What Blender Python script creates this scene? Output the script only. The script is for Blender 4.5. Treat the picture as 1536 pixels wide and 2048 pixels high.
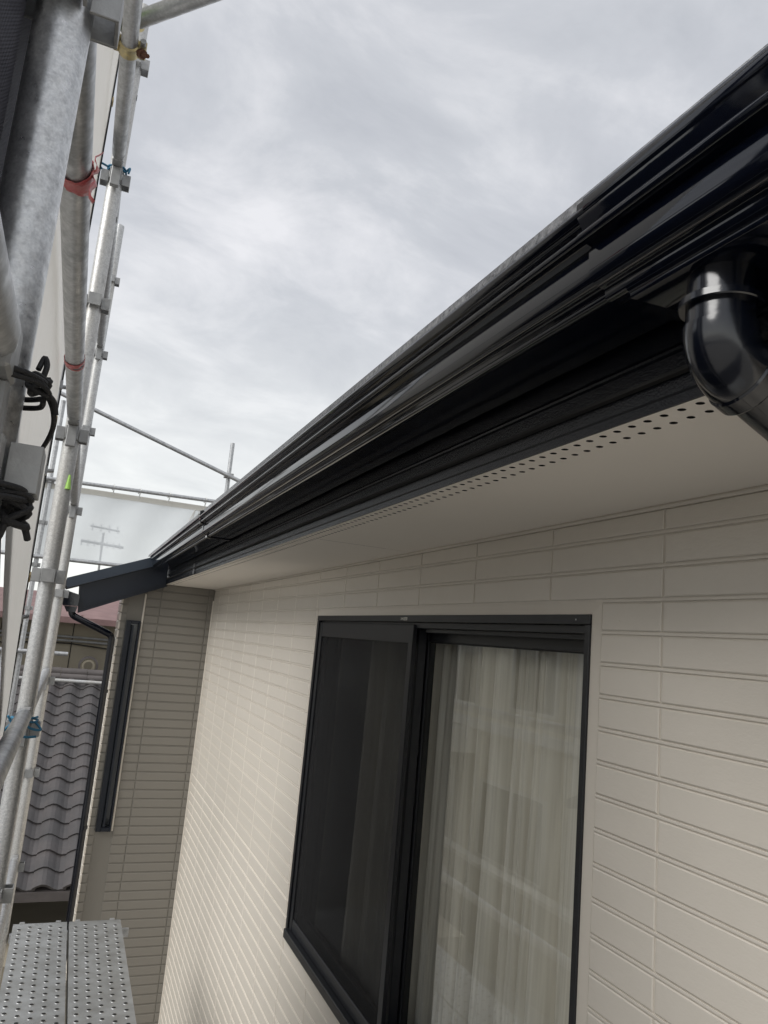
import bpy, bmesh, math, random
from mathutils import Vector, Matrix
random.seed(7)
sc = bpy.context.scene
for o in list(bpy.data.objects): bpy.data.objects.remove(o)
col = sc.collection

# ---------------------------------------------------------------- camera
cam_d = bpy.data.cameras.new('camera'); cam = bpy.data.objects.new('camera', cam_d); col.objects.link(cam)
cam_d.sensor_fit = 'VERTICAL'; cam_d.sensor_height = 36.0; cam_d.lens = 26.163
cam_d.clip_start = 0.02; cam_d.clip_end = 1500
yaw, pitch, roll = 0.377015, 0.176222, 0.0907058
fw = Vector((math.sin(yaw)*math.cos(pitch), math.cos(yaw)*math.cos(pitch), math.sin(pitch)))
r0 = Vector((math.cos(yaw), -math.sin(yaw), 0)); u0 = r0.cross(fw)
rt = r0*math.cos(roll) + u0*math.sin(roll); up = -r0*math.sin(roll) + u0*math.cos(roll)
M = Matrix((rt, up, -fw)).transposed().to_4x4()
cam.matrix_world = M
sc.camera = cam

# ---------------------------------------------------------------- world, sun, exposure
SUN_EL, SUN_AZ = math.radians(42), math.radians(-108)     # azimuth measured from +Y towards +X
w = bpy.data.worlds.new('World'); sc.world = w; w.use_nodes = True
nt = w.node_tree; nt.nodes.clear(); N = nt.nodes; L = nt.links
out = N.new('ShaderNodeOutputWorld')
sky = N.new('ShaderNodeTexSky'); sky.sky_type = 'NISHITA'; sky.sun_disc = False
sky.sun_elevation = SUN_EL; sky.sun_rotation = SUN_AZ
bg1 = N.new('ShaderNodeBackground'); bg1.inputs[1].default_value = 0.10; L.new(sky.outputs[0], bg1.inputs[0])
tc = N.new('ShaderNodeTexCoord'); sep = N.new('ShaderNodeSeparateXYZ'); L.new(tc.outputs['Generated'], sep.inputs[0])
def mth(op, a, b=None, c=None, clamp=False):
    n = N.new('ShaderNodeMath'); n.operation = op; n.use_clamp = clamp
    for i, v in enumerate((a, b, c)):
        if v is None: continue
        if isinstance(v, (int, float)): n.inputs[i].default_value = v
        else: L.new(v, n.inputs[i])
    return n.outputs[0]
zc = mth('ADD', mth('MAXIMUM', sep.outputs['Z'], 0.0), 0.30)
cmb = N.new('ShaderNodeCombineXYZ'); L.new(mth('DIVIDE', sep.outputs['X'], zc), cmb.inputs[0]); L.new(mth('DIVIDE', sep.outputs['Y'], zc), cmb.inputs[1])
def wnoise(scale, detail, rough, dist, off=0.0):
    mp = N.new('ShaderNodeMapping'); mp.inputs['Location'].default_value = (off, off*.7, off*.3); L.new(cmb.outputs[0], mp.inputs[0])
    mp.inputs['Scale'].default_value = (.9, 1.25, 1)
    n = N.new('ShaderNodeTexNoise'); L.new(mp.outputs[0], n.inputs['Vector'])
    n.inputs['Scale'].default_value = scale; n.inputs['Detail'].default_value = detail; n.inputs['Roughness'].default_value = rough; n.inputs['Distortion'].default_value = dist
    return n.outputs['Fac']
n1 = wnoise(0.9, 7, .55, .25); n2 = wnoise(3.4, 8, .6, .4, 5.0)
cl = mth('ADD', mth('MULTIPLY', n1, .55), mth('MULTIPLY', n2, .45))
ramp = N.new('ShaderNodeValToRGB'); L.new(cl, ramp.inputs[0])
e = ramp.color_ramp.elements
e[0].position = .39; e[0].color = (.47, .488, .525, 1)
e[1].position = .62; e[1].color = (.80, .80, .825, 1)
m_ = e.new(.5); m_.color = (.575, .59, .625, 1)
hz = N.new('ShaderNodeMapRange'); L.new(sep.outputs['Z'], hz.inputs[0])
hz.inputs[1].default_value = .03; hz.inputs[2].default_value = .50; hz.inputs[3].default_value = 1.0; hz.inputs[4].default_value = 0.0; hz.interpolation_type = 'SMOOTHSTEP'
hzm = mth('MULTIPLY', hz.outputs[0], mth('ADD', mth('MULTIPLY', cl, 1.5), .12), clamp=True)
mix = N.new('ShaderNodeMixRGB'); L.new(hzm, mix.inputs[0]); L.new(ramp.outputs[0], mix.inputs[1]); mix.inputs[2].default_value = (.99, 1.0, .97, 1)
bg2 = N.new('ShaderNodeBackground'); L.new(mix.outputs[0], bg2.inputs[0]); bg2.inputs[1].default_value = .38
ms = N.new('ShaderNodeMixShader'); ms.inputs[0].default_value = .96
L.new(bg1.outputs[0], ms.inputs[1]); L.new(bg2.outputs[0], ms.inputs[2]); L.new(ms.outputs[0], out.inputs[0])

sd = bpy.data.lights.new('sun', 'SUN'); sun = bpy.data.objects.new('sun', sd); col.objects.link(sun)
sd.energy = 1.02; sd.angle = math.radians(40); sd.color = (1, .98, .95)
sdir = Vector((math.sin(SUN_AZ)*math.cos(SUN_EL), math.cos(SUN_AZ)*math.cos(SUN_EL), math.sin(SUN_EL)))
sun.rotation_euler = sdir.to_track_quat('Z', 'Y').to_euler()

sc.render.engine = 'CYCLES'
sc.view_settings.view_transform = 'Standard'; sc.view_settings.look = 'None'
sc.view_settings.exposure = 1.5; sc.view_settings.gamma = 1.0; sc.view_settings.use_curve_mapping = False
sc.cycles.max_bounces = 10; sc.cycles.transparent_max_bounces = 16

# ---------------------------------------------------------------- materials
def mat(name, base, rough=.5, metal=0.0, spec=.5, coat=0.0, coat_rough=.05, var=None, bump=None, rvar=None, alpha=None, trans=None):
    """var=(scale, amount, colour2, stretch)  bump=[(scale, strength, distance, stretch)...]"""
    m = bpy.data.materials.new(name); m.use_nodes = True; t = m.node_tree; b = t.nodes['Principled BSDF']
    b.inputs['Base Color'].default_value = (*base, 1); b.inputs['Roughness'].default_value = rough
    b.inputs['Metallic'].default_value = metal; b.inputs['Specular IOR Level'].default_value = spec
    b.inputs['Coat Weight'].default_value = coat; b.inputs['Coat Roughness'].default_value = coat_rough
    tcn = t.nodes.new('ShaderNodeTexCoord')
    geo = t.nodes.new('ShaderNodeNewGeometry')
    def nz(scale, detail=5, stretch=(1, 1, 1), rough_=.55):
        mp = t.nodes.new('ShaderNodeMapping'); t.links.new(geo.outputs['Position'], mp.inputs[0]); mp.inputs['Scale'].default_value = stretch
        n = t.nodes.new('ShaderNodeTexNoise'); t.links.new(mp.outputs[0], n.inputs['Vector']); n.inputs['Scale'].default_value = scale
        n.inputs['Detail'].default_value = detail; n.inputs['Roughness'].default_value = rough_
        return n.outputs['Fac']
    def rng(s, a, b_, c, d):
        r = t.nodes.new('ShaderNodeMapRange'); t.links.new(s, r.inputs[0])
        for i, v in enumerate((a, b_, c, d)): r.inputs[i+1].default_value = v
        return r.outputs[0]
    if var:
        cur = None
        for (scale, amt, c2, stretch) in var:
            mx = t.nodes.new('ShaderNodeMixRGB'); t.links.new(rng(nz(scale, 6, stretch), .35, .68, 0, amt), mx.inputs[0])
            if cur is None: mx.inputs[1].default_value = (*base, 1)
            else: t.links.new(cur, mx.inputs[1])
            mx.inputs[2].default_value = (*c2, 1); cur = mx.outputs[0]
        t.links.new(cur, b.inputs['Base Color'])
    if rvar: t.links.new(rng(nz(rvar[0], 5, rvar[3] if len(rvar) > 3 else (1,1,1)), .3, .7, rvar[1], rvar[2]), b.inputs['Roughness'])
    if bump:
        prev = None
        for (scale, st, dist, stretch) in bump:
            bn = t.nodes.new('ShaderNodeBump'); bn.inputs['Strength'].default_value = st; bn.inputs['Distance'].default_value = dist
            t.links.new(nz(scale, 3, stretch), bn.inputs['Height'])
            if prev: t.links.new(prev, bn.inputs['Normal'])
            prev = bn.outputs[0]
        t.links.new(prev, b.inputs['Normal'])
        if coat: t.links.new(prev, b.inputs['Coat Normal'])
    o = t.nodes['Material Output']
    last = b.outputs[0]
    if trans:
        tr = t.nodes.new('ShaderNodeBsdfTranslucent'); tr.inputs[0].default_value = (*base, 1)
        mx = t.nodes.new('ShaderNodeMixShader'); mx.inputs[0].default_value = trans; t.links.new(last, mx.inputs[1]); t.links.new(tr.outputs[0], mx.inputs[2]); last = mx.outputs[0]
    if alpha:
        tr = t.nodes.new('ShaderNodeBsdfTransparent')
        mx = t.nodes.new('ShaderNodeMixShader'); mx.inputs[0].default_value = alpha; t.links.new(tr.outputs[0], mx.inputs[1]); t.links.new(last, mx.inputs[2]); last = mx.outputs[0]
    t.links.new(last, o.inputs[0])
    return m
S1 = (1, 1, 1)
MT = {}
MT['black_gloss'] = mat('black_gloss', (.0018, .0028, .0065), .06, spec=.7, bump=[(70, .05, .0008, (1, .3, 1)), (260, .05, .0003, (1, .5, 1))], rvar=(7, .04, .10))
MT['black_pipe'] = mat('black_pipe', (.0022, .0032, .0065), .06, spec=.85, bump=[(24, .15, .002, S1), (120, .08, .0007, S1)], rvar=(20, .06, .22))
MT['fascia_paint'] = mat('fascia_paint', (.004, .005, .008), .24, spec=.38, bump=[(380, .7, .0009, S1)])
MT['navy_metal'] = mat('navy_metal', (.006, .009, .016), .33, bump=[(8, .1, .002, S1)], var=[(6, .5, (.009, .013, .022), S1)])
MT['verge_metal'] = mat('verge_metal', (.026, .036, .052), .35, var=[(5, .6, (.034, .045, .062), S1)], bump=[(9, .1, .002, S1)])
MT['slate'] = mat('slate', (.11, .112, .118), .36, bump=[(160, .8, .003, S1), (30, .5, .003, S1)], var=[(90, .8, (.34, .34, .35), S1)], rvar=(120, .2, .5))
MT['soffit'] = mat('soffit', (.82, .77, .70), .75, spec=.25, bump=[(180, .12, .001, S1)], var=[(2.5, .35, (.78, .73, .66), S1)])
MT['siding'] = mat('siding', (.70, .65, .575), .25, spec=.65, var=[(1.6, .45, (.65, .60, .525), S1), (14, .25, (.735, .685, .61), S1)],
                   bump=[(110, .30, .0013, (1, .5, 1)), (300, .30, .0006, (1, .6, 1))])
MT['wing_siding'] = mat('shaded_wing_siding', (.22, .205, .178), .36, spec=.4, var=[(1.6, .4, (.20, .187, .162), S1)], bump=[(95, .16, .0014, (1, .6, 1))])  # siding colour darkened so the wing wall's shade sits in the paint
MT['wing_mortar'] = mat('shaded_wing_joint', (.20, .187, .162), .4, bump=[(140, .3, .002, S1)])  # joint colour darkened with the same painted-in shade
MT['mortar'] = mat('mortar', (.67, .62, .545), .38, spec=.5, bump=[(140, .4, .002, S1)], rvar=(18, .3, .5))
MT['caulk'] = mat('caulk', (.67, .62, .545), .42, spec=.5, bump=[(60, .25, .002, S1)])
MT['frame'] = mat('frame', (.011, .012, .015), .32, spec=.5, var=[(30, .4, (.017, .018, .021), S1)], bump=[(70, .08, .001, S1)])
MT['gasket'] = mat('gasket', (.01, .01, .01), .6)
MT['galv'] = mat('galvanised', (.58, .59, .60), .36, metal=.75, var=[(38, .8, (.30, .31, .32), S1), (9, .5, (.62, .62, .62), S1), (150, .35, (.22, .22, .22), S1)],
                 bump=[(70, .25, .0015, S1), (12, .2, .002, S1)], rvar=(40, .32, .62))
MT['galv_old'] = mat('galvanised_weathered', (.60, .61, .61), .42, metal=.5, var=[(60, .8, (.40, .405, .41), S1), (150, .8, (.76, .76, .75), S1), (7, .4, (.46, .40, .30), (1, 1, .3)), (260, .35, (.2, .2, .2), S1)],
                 bump=[(90, .25, .0012, S1)], rvar=(60, .30, .55))
MT['galv_near'] = mat('galvanised_spangle', (.66, .67, .67), .33, metal=.9, var=[(85, .9, (.46, .465, .47), S1), (220, .7, (.80, .80, .79), S1), (400, .3, (.25, .25, .25), S1)], bump=[(60, .25, .0015, S1), (220, .2, .0006, S1)], rvar=(90, .26, .50))
MT['galv_cast'] = mat('galvanised_cast', (.34, .345, .345), .5, metal=.5, var=[(60, .8, (.25, .25, .25), S1), (10, .5, (.5, .5, .49), S1)], bump=[(120, .5, .0015, S1)])
MT['gold'] = mat('zinc_yellow', (.55, .45, .22), .35, metal=.85, var=[(60, .7, (.30, .27, .20), S1)], bump=[(90, .3, .001, S1)])
MT['rust'] = mat('rust', (.085, .035, .02), .8, var=[(80, .7, (.16, .07, .04), S1)], bump=[(150, .6, .001, S1)])
MT['tape'] = mat('pink_tape', (.62, .13, .14), .35, var=[(60, .6, (.75, .32, .30), S1)], bump=[(60, .6, .004, S1)], trans=.2)
MT['sheet'] = mat('white_sheet', (.82, .81, .79), .42, spec=.4, trans=.62, var=[(5, .55, (.70, .69, .66), S1), (26, .6, (.68, .655, .60), (1, 2, .5))],
                  bump=[(9, .7, .016, (1, 1.6, .5)), (38, .5, .005, (1, 1.8, .6))])
MT['hem'] = mat('sheet_hem', (.72, .70, .67), .45, trans=.15, var=[(12, .5, (.48, .47, .44), S1)])
MT['cord'] = mat('black_cord', (.012, .012, .013), .7, bump=[(240, .8, .002, S1)])
MT['bluecord'] = mat('blue_cord', (.03, .16, .27), .6, bump=[(300, .6, .001, S1)])
MT['brass'] = mat('brass', (.42, .33, .18), .35, metal=.9)
MT['green'] = mat('green_mark', (.35, .62, .12), .5)
MT['sticker_d'] = mat('sticker_dark', (.10, .10, .09), .4)
MT['sticker_l'] = mat('sticker_light', (.62, .60, .55), .4)
MT['ink'] = mat('sticker_ink', (.03, .03, .03), .5)
MT['deck'] = mat('deck_metal', (.42, .43, .43), .5, metal=.6, var=[(12, .8, (.28, .28, .27), S1)], bump=[(60, .3, .002, S1)])
MT['ground'] = mat('ground', (.30, .29, .27), .9, var=[(.6, .6, (.22, .215, .20), S1)], bump=[(12, .5, .02, S1)])
MT['asphalt'] = mat('asphalt', (.05, .05, .052), .85, bump=[(80, .5, .01, S1)])
MT['cream'] = mat('cream_render', (.74, .70, .58), .85, var=[(1.5, .6, (.66, .61, .49), (1, 1, .4))], bump=[(40, .3, .004, S1)])
MT['beige'] = mat('beige_render', (.30, .265, .20), .85, var=[(2, .7, (.22, .195, .145), (1, 1, .4))], bump=[(40, .3, .004, S1)])
MT['whitewall'] = mat('white_render', (.72, .70, .64), .8, var=[(1.2, .5, (.62, .60, .54), (1, 1, .4))])
MT['pink_roof'] = mat('faded_red_roof', (.19, .115, .11), .7, var=[(5, .7, (.27, .17, .16), S1)], bump=[(30, .4, .006, S1)])
MT['rooftile'] = mat('roof_tile', (.066, .063, .062), .5, var=[(3.2, .9, (.10, .088, .085), S1), (30, .5, (.055, .05, .052), S1)], bump=[(70, .4, .003, S1)])
MT['ridge'] = mat('ridge_tile', (.085, .075, .072), .55, var=[(8, .7, (.12, .105, .10), S1)], bump=[(50, .4, .003, S1)])
MT['darkroof'] = mat('dark_roof', (.06, .062, .07), .6, bump=[(30, .4, .006, S1)])
MT['leaf'] = mat('leaf', (.055, .085, .03), .6)
MT['dark'] = mat('dark_void', (.015, .014, .013), .9)
MT['room'] = mat('room_wall', (.68, .65, .58), .9)
MT['plaster'] = mat('inner_wall', (.3, .28, .25), .9)
MT['white_frame'] = mat('white_trim', (.75, .75, .72), .5)
MT['house_glass'] = mat('far_window_glass', (.03, .04, .05), .06, spec=.8)

def mesh_mat(name, base, open_, scale, dims=(1, 2)):
    """woven mesh cloth: fine threads, partly see-through"""
    m = bpy.data.materials.new(name); m.use_nodes = True; t = m.node_tree; b = t.nodes['Principled BSDF']
    b.inputs['Base Color'].default_value = (*base, 1); b.inputs['Roughness'].default_value = .7
    g = t.nodes.new('ShaderNodeNewGeometry'); s = t.nodes.new('ShaderNodeSeparateXYZ'); t.links.new(g.outputs['Position'], s.inputs[0])
    hs = []
    for d in dims:
        mm = t.nodes.new('ShaderNodeMath'); mm.operation = 'MULTIPLY'; mm.inputs[1].default_value = scale; t.links.new(s.outputs[d], mm.inputs[0])
        sn = t.nodes.new('ShaderNodeMath'); sn.operation = 'SINE'; t.links.new(mm.outputs[0], sn.inputs[0]); hs.append(sn.outputs[0])
    ml = t.nodes.new('ShaderNodeMath'); ml.operation = 'MULTIPLY'; t.links.new(hs[0], ml.inputs[0]); t.links.new(hs[1], ml.inputs[1])
    bp = t.nodes.new('ShaderNodeBump'); bp.inputs['Strength'].default_value = .45; bp.inputs['Distance'].default_value = .0015
    t.links.new(ml.outputs[0], bp.inputs['Height']); t.links.new(bp.outputs[0], b.inputs['Normal'])
    n = t.nodes.new('ShaderNodeTexNoise'); n.inputs['Scale'].default_value = 3.0; n.inputs['Detail'].default_value = 5; t.links.new(g.outputs['Position'], n.inputs['Vector'])
    mr = t.nodes.new('ShaderNodeMapRange'); mr.inputs[1].default_value = .3; mr.inputs[2].default_value = .7; mr.inputs[3].default_value = max(0, 1-open_-.03); mr.inputs[4].default_value = min(1, 1-open_+.03)
    t.links.new(n.outputs['Fac'], mr.inputs[0])
    tr = t.nodes.new('ShaderNodeBsdfTransparent'); mx = t.nodes.new('ShaderNodeMixShader')
    t.links.new(mr.outputs[0], mx.inputs[0]); t.links.new(tr.outputs[0], mx.inputs[1]); t.links.new(b.outputs[0], mx.inputs[2])
    t.links.new(mx.outputs[0], t.nodes['Material Output'].inputs[0])
    return m
MT['dark_mesh'] = mesh_mat('dark_mesh_cloth', (.020, .020, .028), .03, 1500)
MT['grey_mesh'] = mesh_mat('grey_mesh_cloth', (.74, .78, .80), .30, 600, (0, 2))
MT['screen'] = mesh_mat('insect_screen_mesh', (.015, .015, .016), .50, 3000)

def glass_mat(name, ior, tint):
    m = bpy.data.materials.new(name); m.use_nodes = True; t = m.node_tree; t.nodes.remove(t.nodes['Principled BSDF'])
    tr = t.nodes.new('ShaderNodeBsdfTransparent'); tr.inputs[0].default_value = (*tint, 1)
    gl = t.nodes.new('ShaderNodeBsdfGlossy'); gl.inputs['Roughness'].default_value = 0.0; gl.inputs[0].default_value = (.95, .97, 1, 1)
    fr = t.nodes.new('ShaderNodeFresnel'); fr.inputs[0].default_value = ior
    g = t.nodes.new('ShaderNodeNewGeometry'); n = t.nodes.new('ShaderNodeTexNoise'); n.inputs['Scale'].default_value = 2.2; n.inputs['Detail'].default_value = 1
    t.links.new(g.outputs['Position'], n.inputs['Vector'])
    bp = t.nodes.new('ShaderNodeBump'); bp.inputs['Strength'].default_value = .25; bp.inputs['Distance'].default_value = .004
    t.links.new(n.outputs['Fac'], bp.inputs['Height']); t.links.new(bp.outputs[0], gl.inputs['Normal'])
    inv = t.nodes.new('ShaderNodeMath'); inv.operation = 'SUBTRACT'; inv.inputs[0].default_value = 1; t.links.new(g.outputs['Backfacing'], inv.inputs[1])
    ml = t.nodes.new('ShaderNodeMath'); ml.operation = 'MULTIPLY'; t.links.new(fr.outputs[0], ml.inputs[0]); t.links.new(inv.outputs[0], ml.inputs[1])
    mx = t.nodes.new('ShaderNodeMixShader'); t.links.new(ml.outputs[0], mx.inputs[0]); t.links.new(tr.outputs[0], mx.inputs[1]); t.links.new(gl.outputs[0], mx.inputs[2])
    t.links.new(mx.outputs[0], t.nodes['Material Output'].inputs[0]); return m
MT['glass'] = glass_mat('window_glass', 1.8, (.98, .985, .975))

def curtain_mat():
    m = bpy.data.materials.new('sheer_curtain'); m.use_nodes = True; t = m.node_tree; b = t.nodes['Principled BSDF']; b.inputs['Roughness'].default_value = .85
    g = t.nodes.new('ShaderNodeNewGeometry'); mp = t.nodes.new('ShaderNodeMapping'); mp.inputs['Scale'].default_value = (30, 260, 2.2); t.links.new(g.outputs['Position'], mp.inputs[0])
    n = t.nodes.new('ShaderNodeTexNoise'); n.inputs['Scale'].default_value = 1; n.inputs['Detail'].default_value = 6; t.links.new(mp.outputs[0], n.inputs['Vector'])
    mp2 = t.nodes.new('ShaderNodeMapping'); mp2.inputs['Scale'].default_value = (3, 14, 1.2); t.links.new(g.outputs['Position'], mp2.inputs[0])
    n2 = t.nodes.new('ShaderNodeTexNoise'); n2.inputs['Scale'].default_value = 1; n2.inputs['Detail'].default_value = 3; t.links.new(mp2.outputs[0], n2.inputs['Vector'])  # wide bands put fold shading into the cloth colour
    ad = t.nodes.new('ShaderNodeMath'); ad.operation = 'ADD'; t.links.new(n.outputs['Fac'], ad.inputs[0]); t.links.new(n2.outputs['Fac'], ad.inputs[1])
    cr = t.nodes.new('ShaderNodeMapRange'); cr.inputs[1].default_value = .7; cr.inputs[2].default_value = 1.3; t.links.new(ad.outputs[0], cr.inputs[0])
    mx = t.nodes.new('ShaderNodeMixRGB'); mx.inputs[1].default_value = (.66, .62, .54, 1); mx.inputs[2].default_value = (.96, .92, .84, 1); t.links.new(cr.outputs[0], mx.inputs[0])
    t.links.new(mx.outputs[0], b.inputs['Base Color'])
    bp = t.nodes.new('ShaderNodeBump'); bp.inputs['Strength'].default_value = .5; bp.inputs['Distance'].default_value = .002; t.links.new(n.outputs['Fac'], bp.inputs['Height']); t.links.new(bp.outputs[0], b.inputs['Normal'])
    return m
MT['curtain'] = curtain_mat()

# ---------------------------------------------------------------- helpers
def link(name, me, m, parent=None):
    o = bpy.data.objects.new(name, me); col.objects.link(o)
    if m is not None and not me.materials: me.materials.append(m)
    if parent is not None:
        o.parent = parent; o.matrix_parent_inverse = Matrix.Translation(-Vector(parent.get('base', (0, 0, 0))))
    return o
def finish(name, bm, m, parent=None, smooth=True, angle=35):
    me = bpy.data.meshes.new(name)
    bmesh.ops.remove_doubles(bm, verts=bm.verts, dist=1e-6)
    bmesh.ops.recalc_face_normals(bm, faces=bm.faces)
    if smooth:
        for f in bm.faces: f.smooth = True
        for e_ in bm.edges:
            if len(e_.link_faces) == 2 and e_.calc_face_angle(0) > math.radians(angle): e_.smooth = False
    bm.to_mesh(me); bm.free()
    return link(name, me, m, parent)
def tag(o, label=None, cat=None, group=None, kind=None):
    if label: o['label'] = label
    if cat: o['category'] = cat
    if group: o['group'] = group
    if kind: o['kind'] = kind
    return o
def thing(name, loc, label, cat, group=None):
    o = bpy.data.objects.new(name, None); col.objects.link(o); o.location = loc; o.empty_display_size = .1
    # children are built in world coordinates: remember the base for the parent inverse
    o['base'] = tuple(loc); tag(o, label, cat, group); return o
def sub(name, loc, parent):
    o = bpy.data.objects.new(name, None); col.objects.link(o); o.location = loc; o.empty_display_size = .1
    o.parent = parent; o.matrix_parent_inverse = Matrix.Translation(-Vector(parent.get('base', (0, 0, 0)))); o['base'] = tuple(loc); return o
def box(bm, x0, x1, y0, y1, z0, z1, bev=0.0):
    vs = [bm.verts.new((x, y, z)) for x in (x0, x1) for y in (y0, y1) for z in (z0, z1)]
    fs = [(0, 1, 3, 2), (4, 6, 7, 5), (0, 4, 5, 1), (2, 3, 7, 6), (0, 2, 6, 4), (1, 5, 7, 3)]
    faces = [bm.faces.new([vs[i] for i in f]) for f in fs]
    if bev > 0:
        bmesh.ops.recalc_face_normals(bm, faces=faces)
        ed = list({e_ for f in faces for e_ in f.edges})
        bmesh.ops.bevel(bm, geom=ed, offset=bev, segments=1, affect='EDGES', profile=.5)
def obox(name, m, parent, *a, bev=0.0):
    bm = bmesh.new(); box(bm, *a, bev=bev); return finish(name, bm, m, parent, smooth=False)
def tube(bm, pts, r, seg=20, caps=True, rs=None):
    pts = [Vector(p) for p in pts]; rings = []
    t0 = (pts[1]-pts[0]).normalized(); a = t0.orthogonal().normalized()
    for i, p in enumerate(pts):
        t = (pts[min(i+1, len(pts)-1)]-pts[max(i-1, 0)]).normalized()
        a = (a - t*a.dot(t)).normalized(); b = t.cross(a); rr = rs[i] if rs else r
        rings.append([bm.verts.new(p + (a*math.cos(2*math.pi*k/seg)+b*math.sin(2*math.pi*k/seg))*rr) for k in range(seg)])
    for i in range(len(rings)-1):
        for k in range(seg): bm.faces.new((rings[i][k], rings[i][(k+1) % seg], rings[i+1][(k+1) % seg], rings[i+1][k]))
    if caps: bm.faces.new(rings[0][::-1]); bm.faces.new(rings[-1])
def otube(name, m, parent, pts, r, seg=20, **k):
    bm = bmesh.new(); tube(bm, pts, r, seg, **k); return finish(name, bm, m, parent)
def prism(bm, prof, y0, y1, closed=True, ax='y', ny=1):
    """extrude an (x,z) outline along y"""
    rings = []
    for j in range(ny+1):
        y = y0+(y1-y0)*j/ny
        rings.append([bm.verts.new((p[0], y, p[1])) for p in prof])
    n = len(prof)
    for j in range(ny):
        for k in range(n if closed else n-1):
            bm.faces.new((rings[j][k], rings[j][(k+1) % n], rings[j+1][(k+1) % n], rings[j+1][k]))
    if closed: bm.faces.new(rings[0][::-1]); bm.faces.new(rings[-1])
def shell(prof, t):
    """closed outline of a sheet of thickness t along an open profile (offset to the left side)"""
    P = [Vector((p[0], p[1])) for p in prof]; off = []
    for i, p in enumerate(P):
        d = (P[min(i+1, len(P)-1)]-P[max(i-1, 0)]).normalized(); off.append(p+Vector((-d.y, d.x))*t)
    return [tuple(p) for p in P]+[tuple(p) for p in reversed(off)]
def arc(cx, cz, r, a0, a1, n):
    return [(cx+r*math.cos(math.radians(a0+(a1-a0)*i/n)), cz+r*math.sin(math.radians(a0+(a1-a0)*i/n))) for i in range(n+1)]

WX = .900          # outer face of the siding tiles
MX = .9032         # face of the joints between them
ZG = -4.35         # ground
SZ = .279          # soffit underside
YR = 5.40          # the wing's wall facing the camera

# ================================================================= SETTING: ground
bm = bmesh.new(); n = 24
vv = [[bm.verts.new((-400+800*i/n, -400+800*j/n, ZG)) for j in range(n+1)] for i in range(n+1)]
for i in range(n):
    for j in range(n): bm.faces.new((vv[i][j], vv[i+1][j], vv[i+1][j+1], vv[i][j+1]))
tag(finish('ground', bm, MT['ground']), kind='structure')
o = obox('road', MT['asphalt'], None, -3.4, -.9, -60, 200, ZG+.004, ZG+.03); tag(o, kind='structure')

# ================================================================= HOUSE
house = thing('house', (0.9, 2.5, ZG), 'cream tiled house with black gutter and black framed sliding window', 'house')
# window opening
OY0, OY1, OZ0, OZ1 = 1.136, 2.893, -1.115, .1135
wall = bmesh.new()
box(wall, MX, 1.03, -1.2, OY0, ZG, .6); box(wall, MX, 1.03, OY1, YR+.2, ZG, .6)
box(wall, MX, 1.03, OY0, OY1, OZ1, .6); box(wall, MX, 1.03, OY0, OY1, ZG, OZ0)
wall = finish('wall', wall, MT['mortar'], house, smooth=False)
# siding tiles: chamfered slabs, one object each
PZ, PY, Z0, Y0 = .0575, .322, .001, .979
HG, VG = .0045, .0024                        # half joints
def tile_mesh(wy, hz_, name='siding_tile', m='siding'):
    c, d = .0020, .0042
    bm = bmesh.new(); A = []
    for (x, s) in ((d, 0), (.0014, 0), (0, c)):
        A.append([bm.verts.new((x, y, z)) for (y, z) in ((s, s), (wy-s, s), (wy-s, hz_-s), (s, hz_-s))])
    for a, b in zip(A, A[1:]):
        for k in range(4): bm.faces.new((a[k], a[(k+1) % 4], b[(k+1) % 4], b[k]))
    bm.faces.new(A[-1]); bm.faces.new(A[0][::-1])
    bmesh.ops.recalc_face_normals(bm, faces=bm.faces)
    me = bpy.data.meshes.new(name); bm.to_mesh(me); bm.free(); me.materials.append(MT[m]); return me
cache = {}
def put_tile(y0, y1, z0, z1, parent, rot=False, x=WX, lst=None):
    if y1-y0 < .01 or z1-z0 < .006: return
    k = (round(y1-y0, 4), round(z1-z0, 4)); kk = (*k, rot)
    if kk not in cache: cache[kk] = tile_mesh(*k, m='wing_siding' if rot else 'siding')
    if lst is not None: lst.append((y0, z0, k)); return
    o = bpy.data.objects.new('siding_tile', cache[kk]); col.objects.link(o)
    o.parent = parent; 
    base = Vector(parent.parent.get('base')) if parent.parent else Vector((0, 0, 0))
    o.matrix_parent_inverse = Matrix.Identity(4)
    if rot:   # facing -Y: local y -> world +x ; local x -> world +y
        o.location = (y0, x, z0); o.rotation_euler = (0, 0, 0); o.matrix_basis = Matrix(((0, 1, 0, y0), (1, 0, 0, x), (0, 0, 1, z0), (0, 0, 0, 1)))
    else: o.location = (x + random.uniform(-.0003, .0003), y0, z0)
rest = []
for k in range(-75, 6):
    z0 = Z0+PZ*(k-1)+HG; z1 = Z0+PZ*k-HG
    if z0 > SZ-.012: continue
    z1 = min(z1, SZ-.009)
    near = z0 > -.86
    for j in range(-7, 15):
        y0 = Y0+PY*j+VG; y1 = min(Y0+PY*(j+1)-VG, YR-.012)
        if y1 < -1.2 or y0 > YR: continue
        segs = [(y0, y1)]
        if z0 < OZ1 and z1 > OZ0:
            segs = []
            if y0 < OY0: segs.append((y0, min(y1, OY0-.002)))
            if y1 > OY1: segs.append((max(y0, OY1+.002), y1))
        for s in segs:
            put_tile(s[0], s[1], z0, z1, wall, lst=None if (near and s[1] > .5) else rest)
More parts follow.
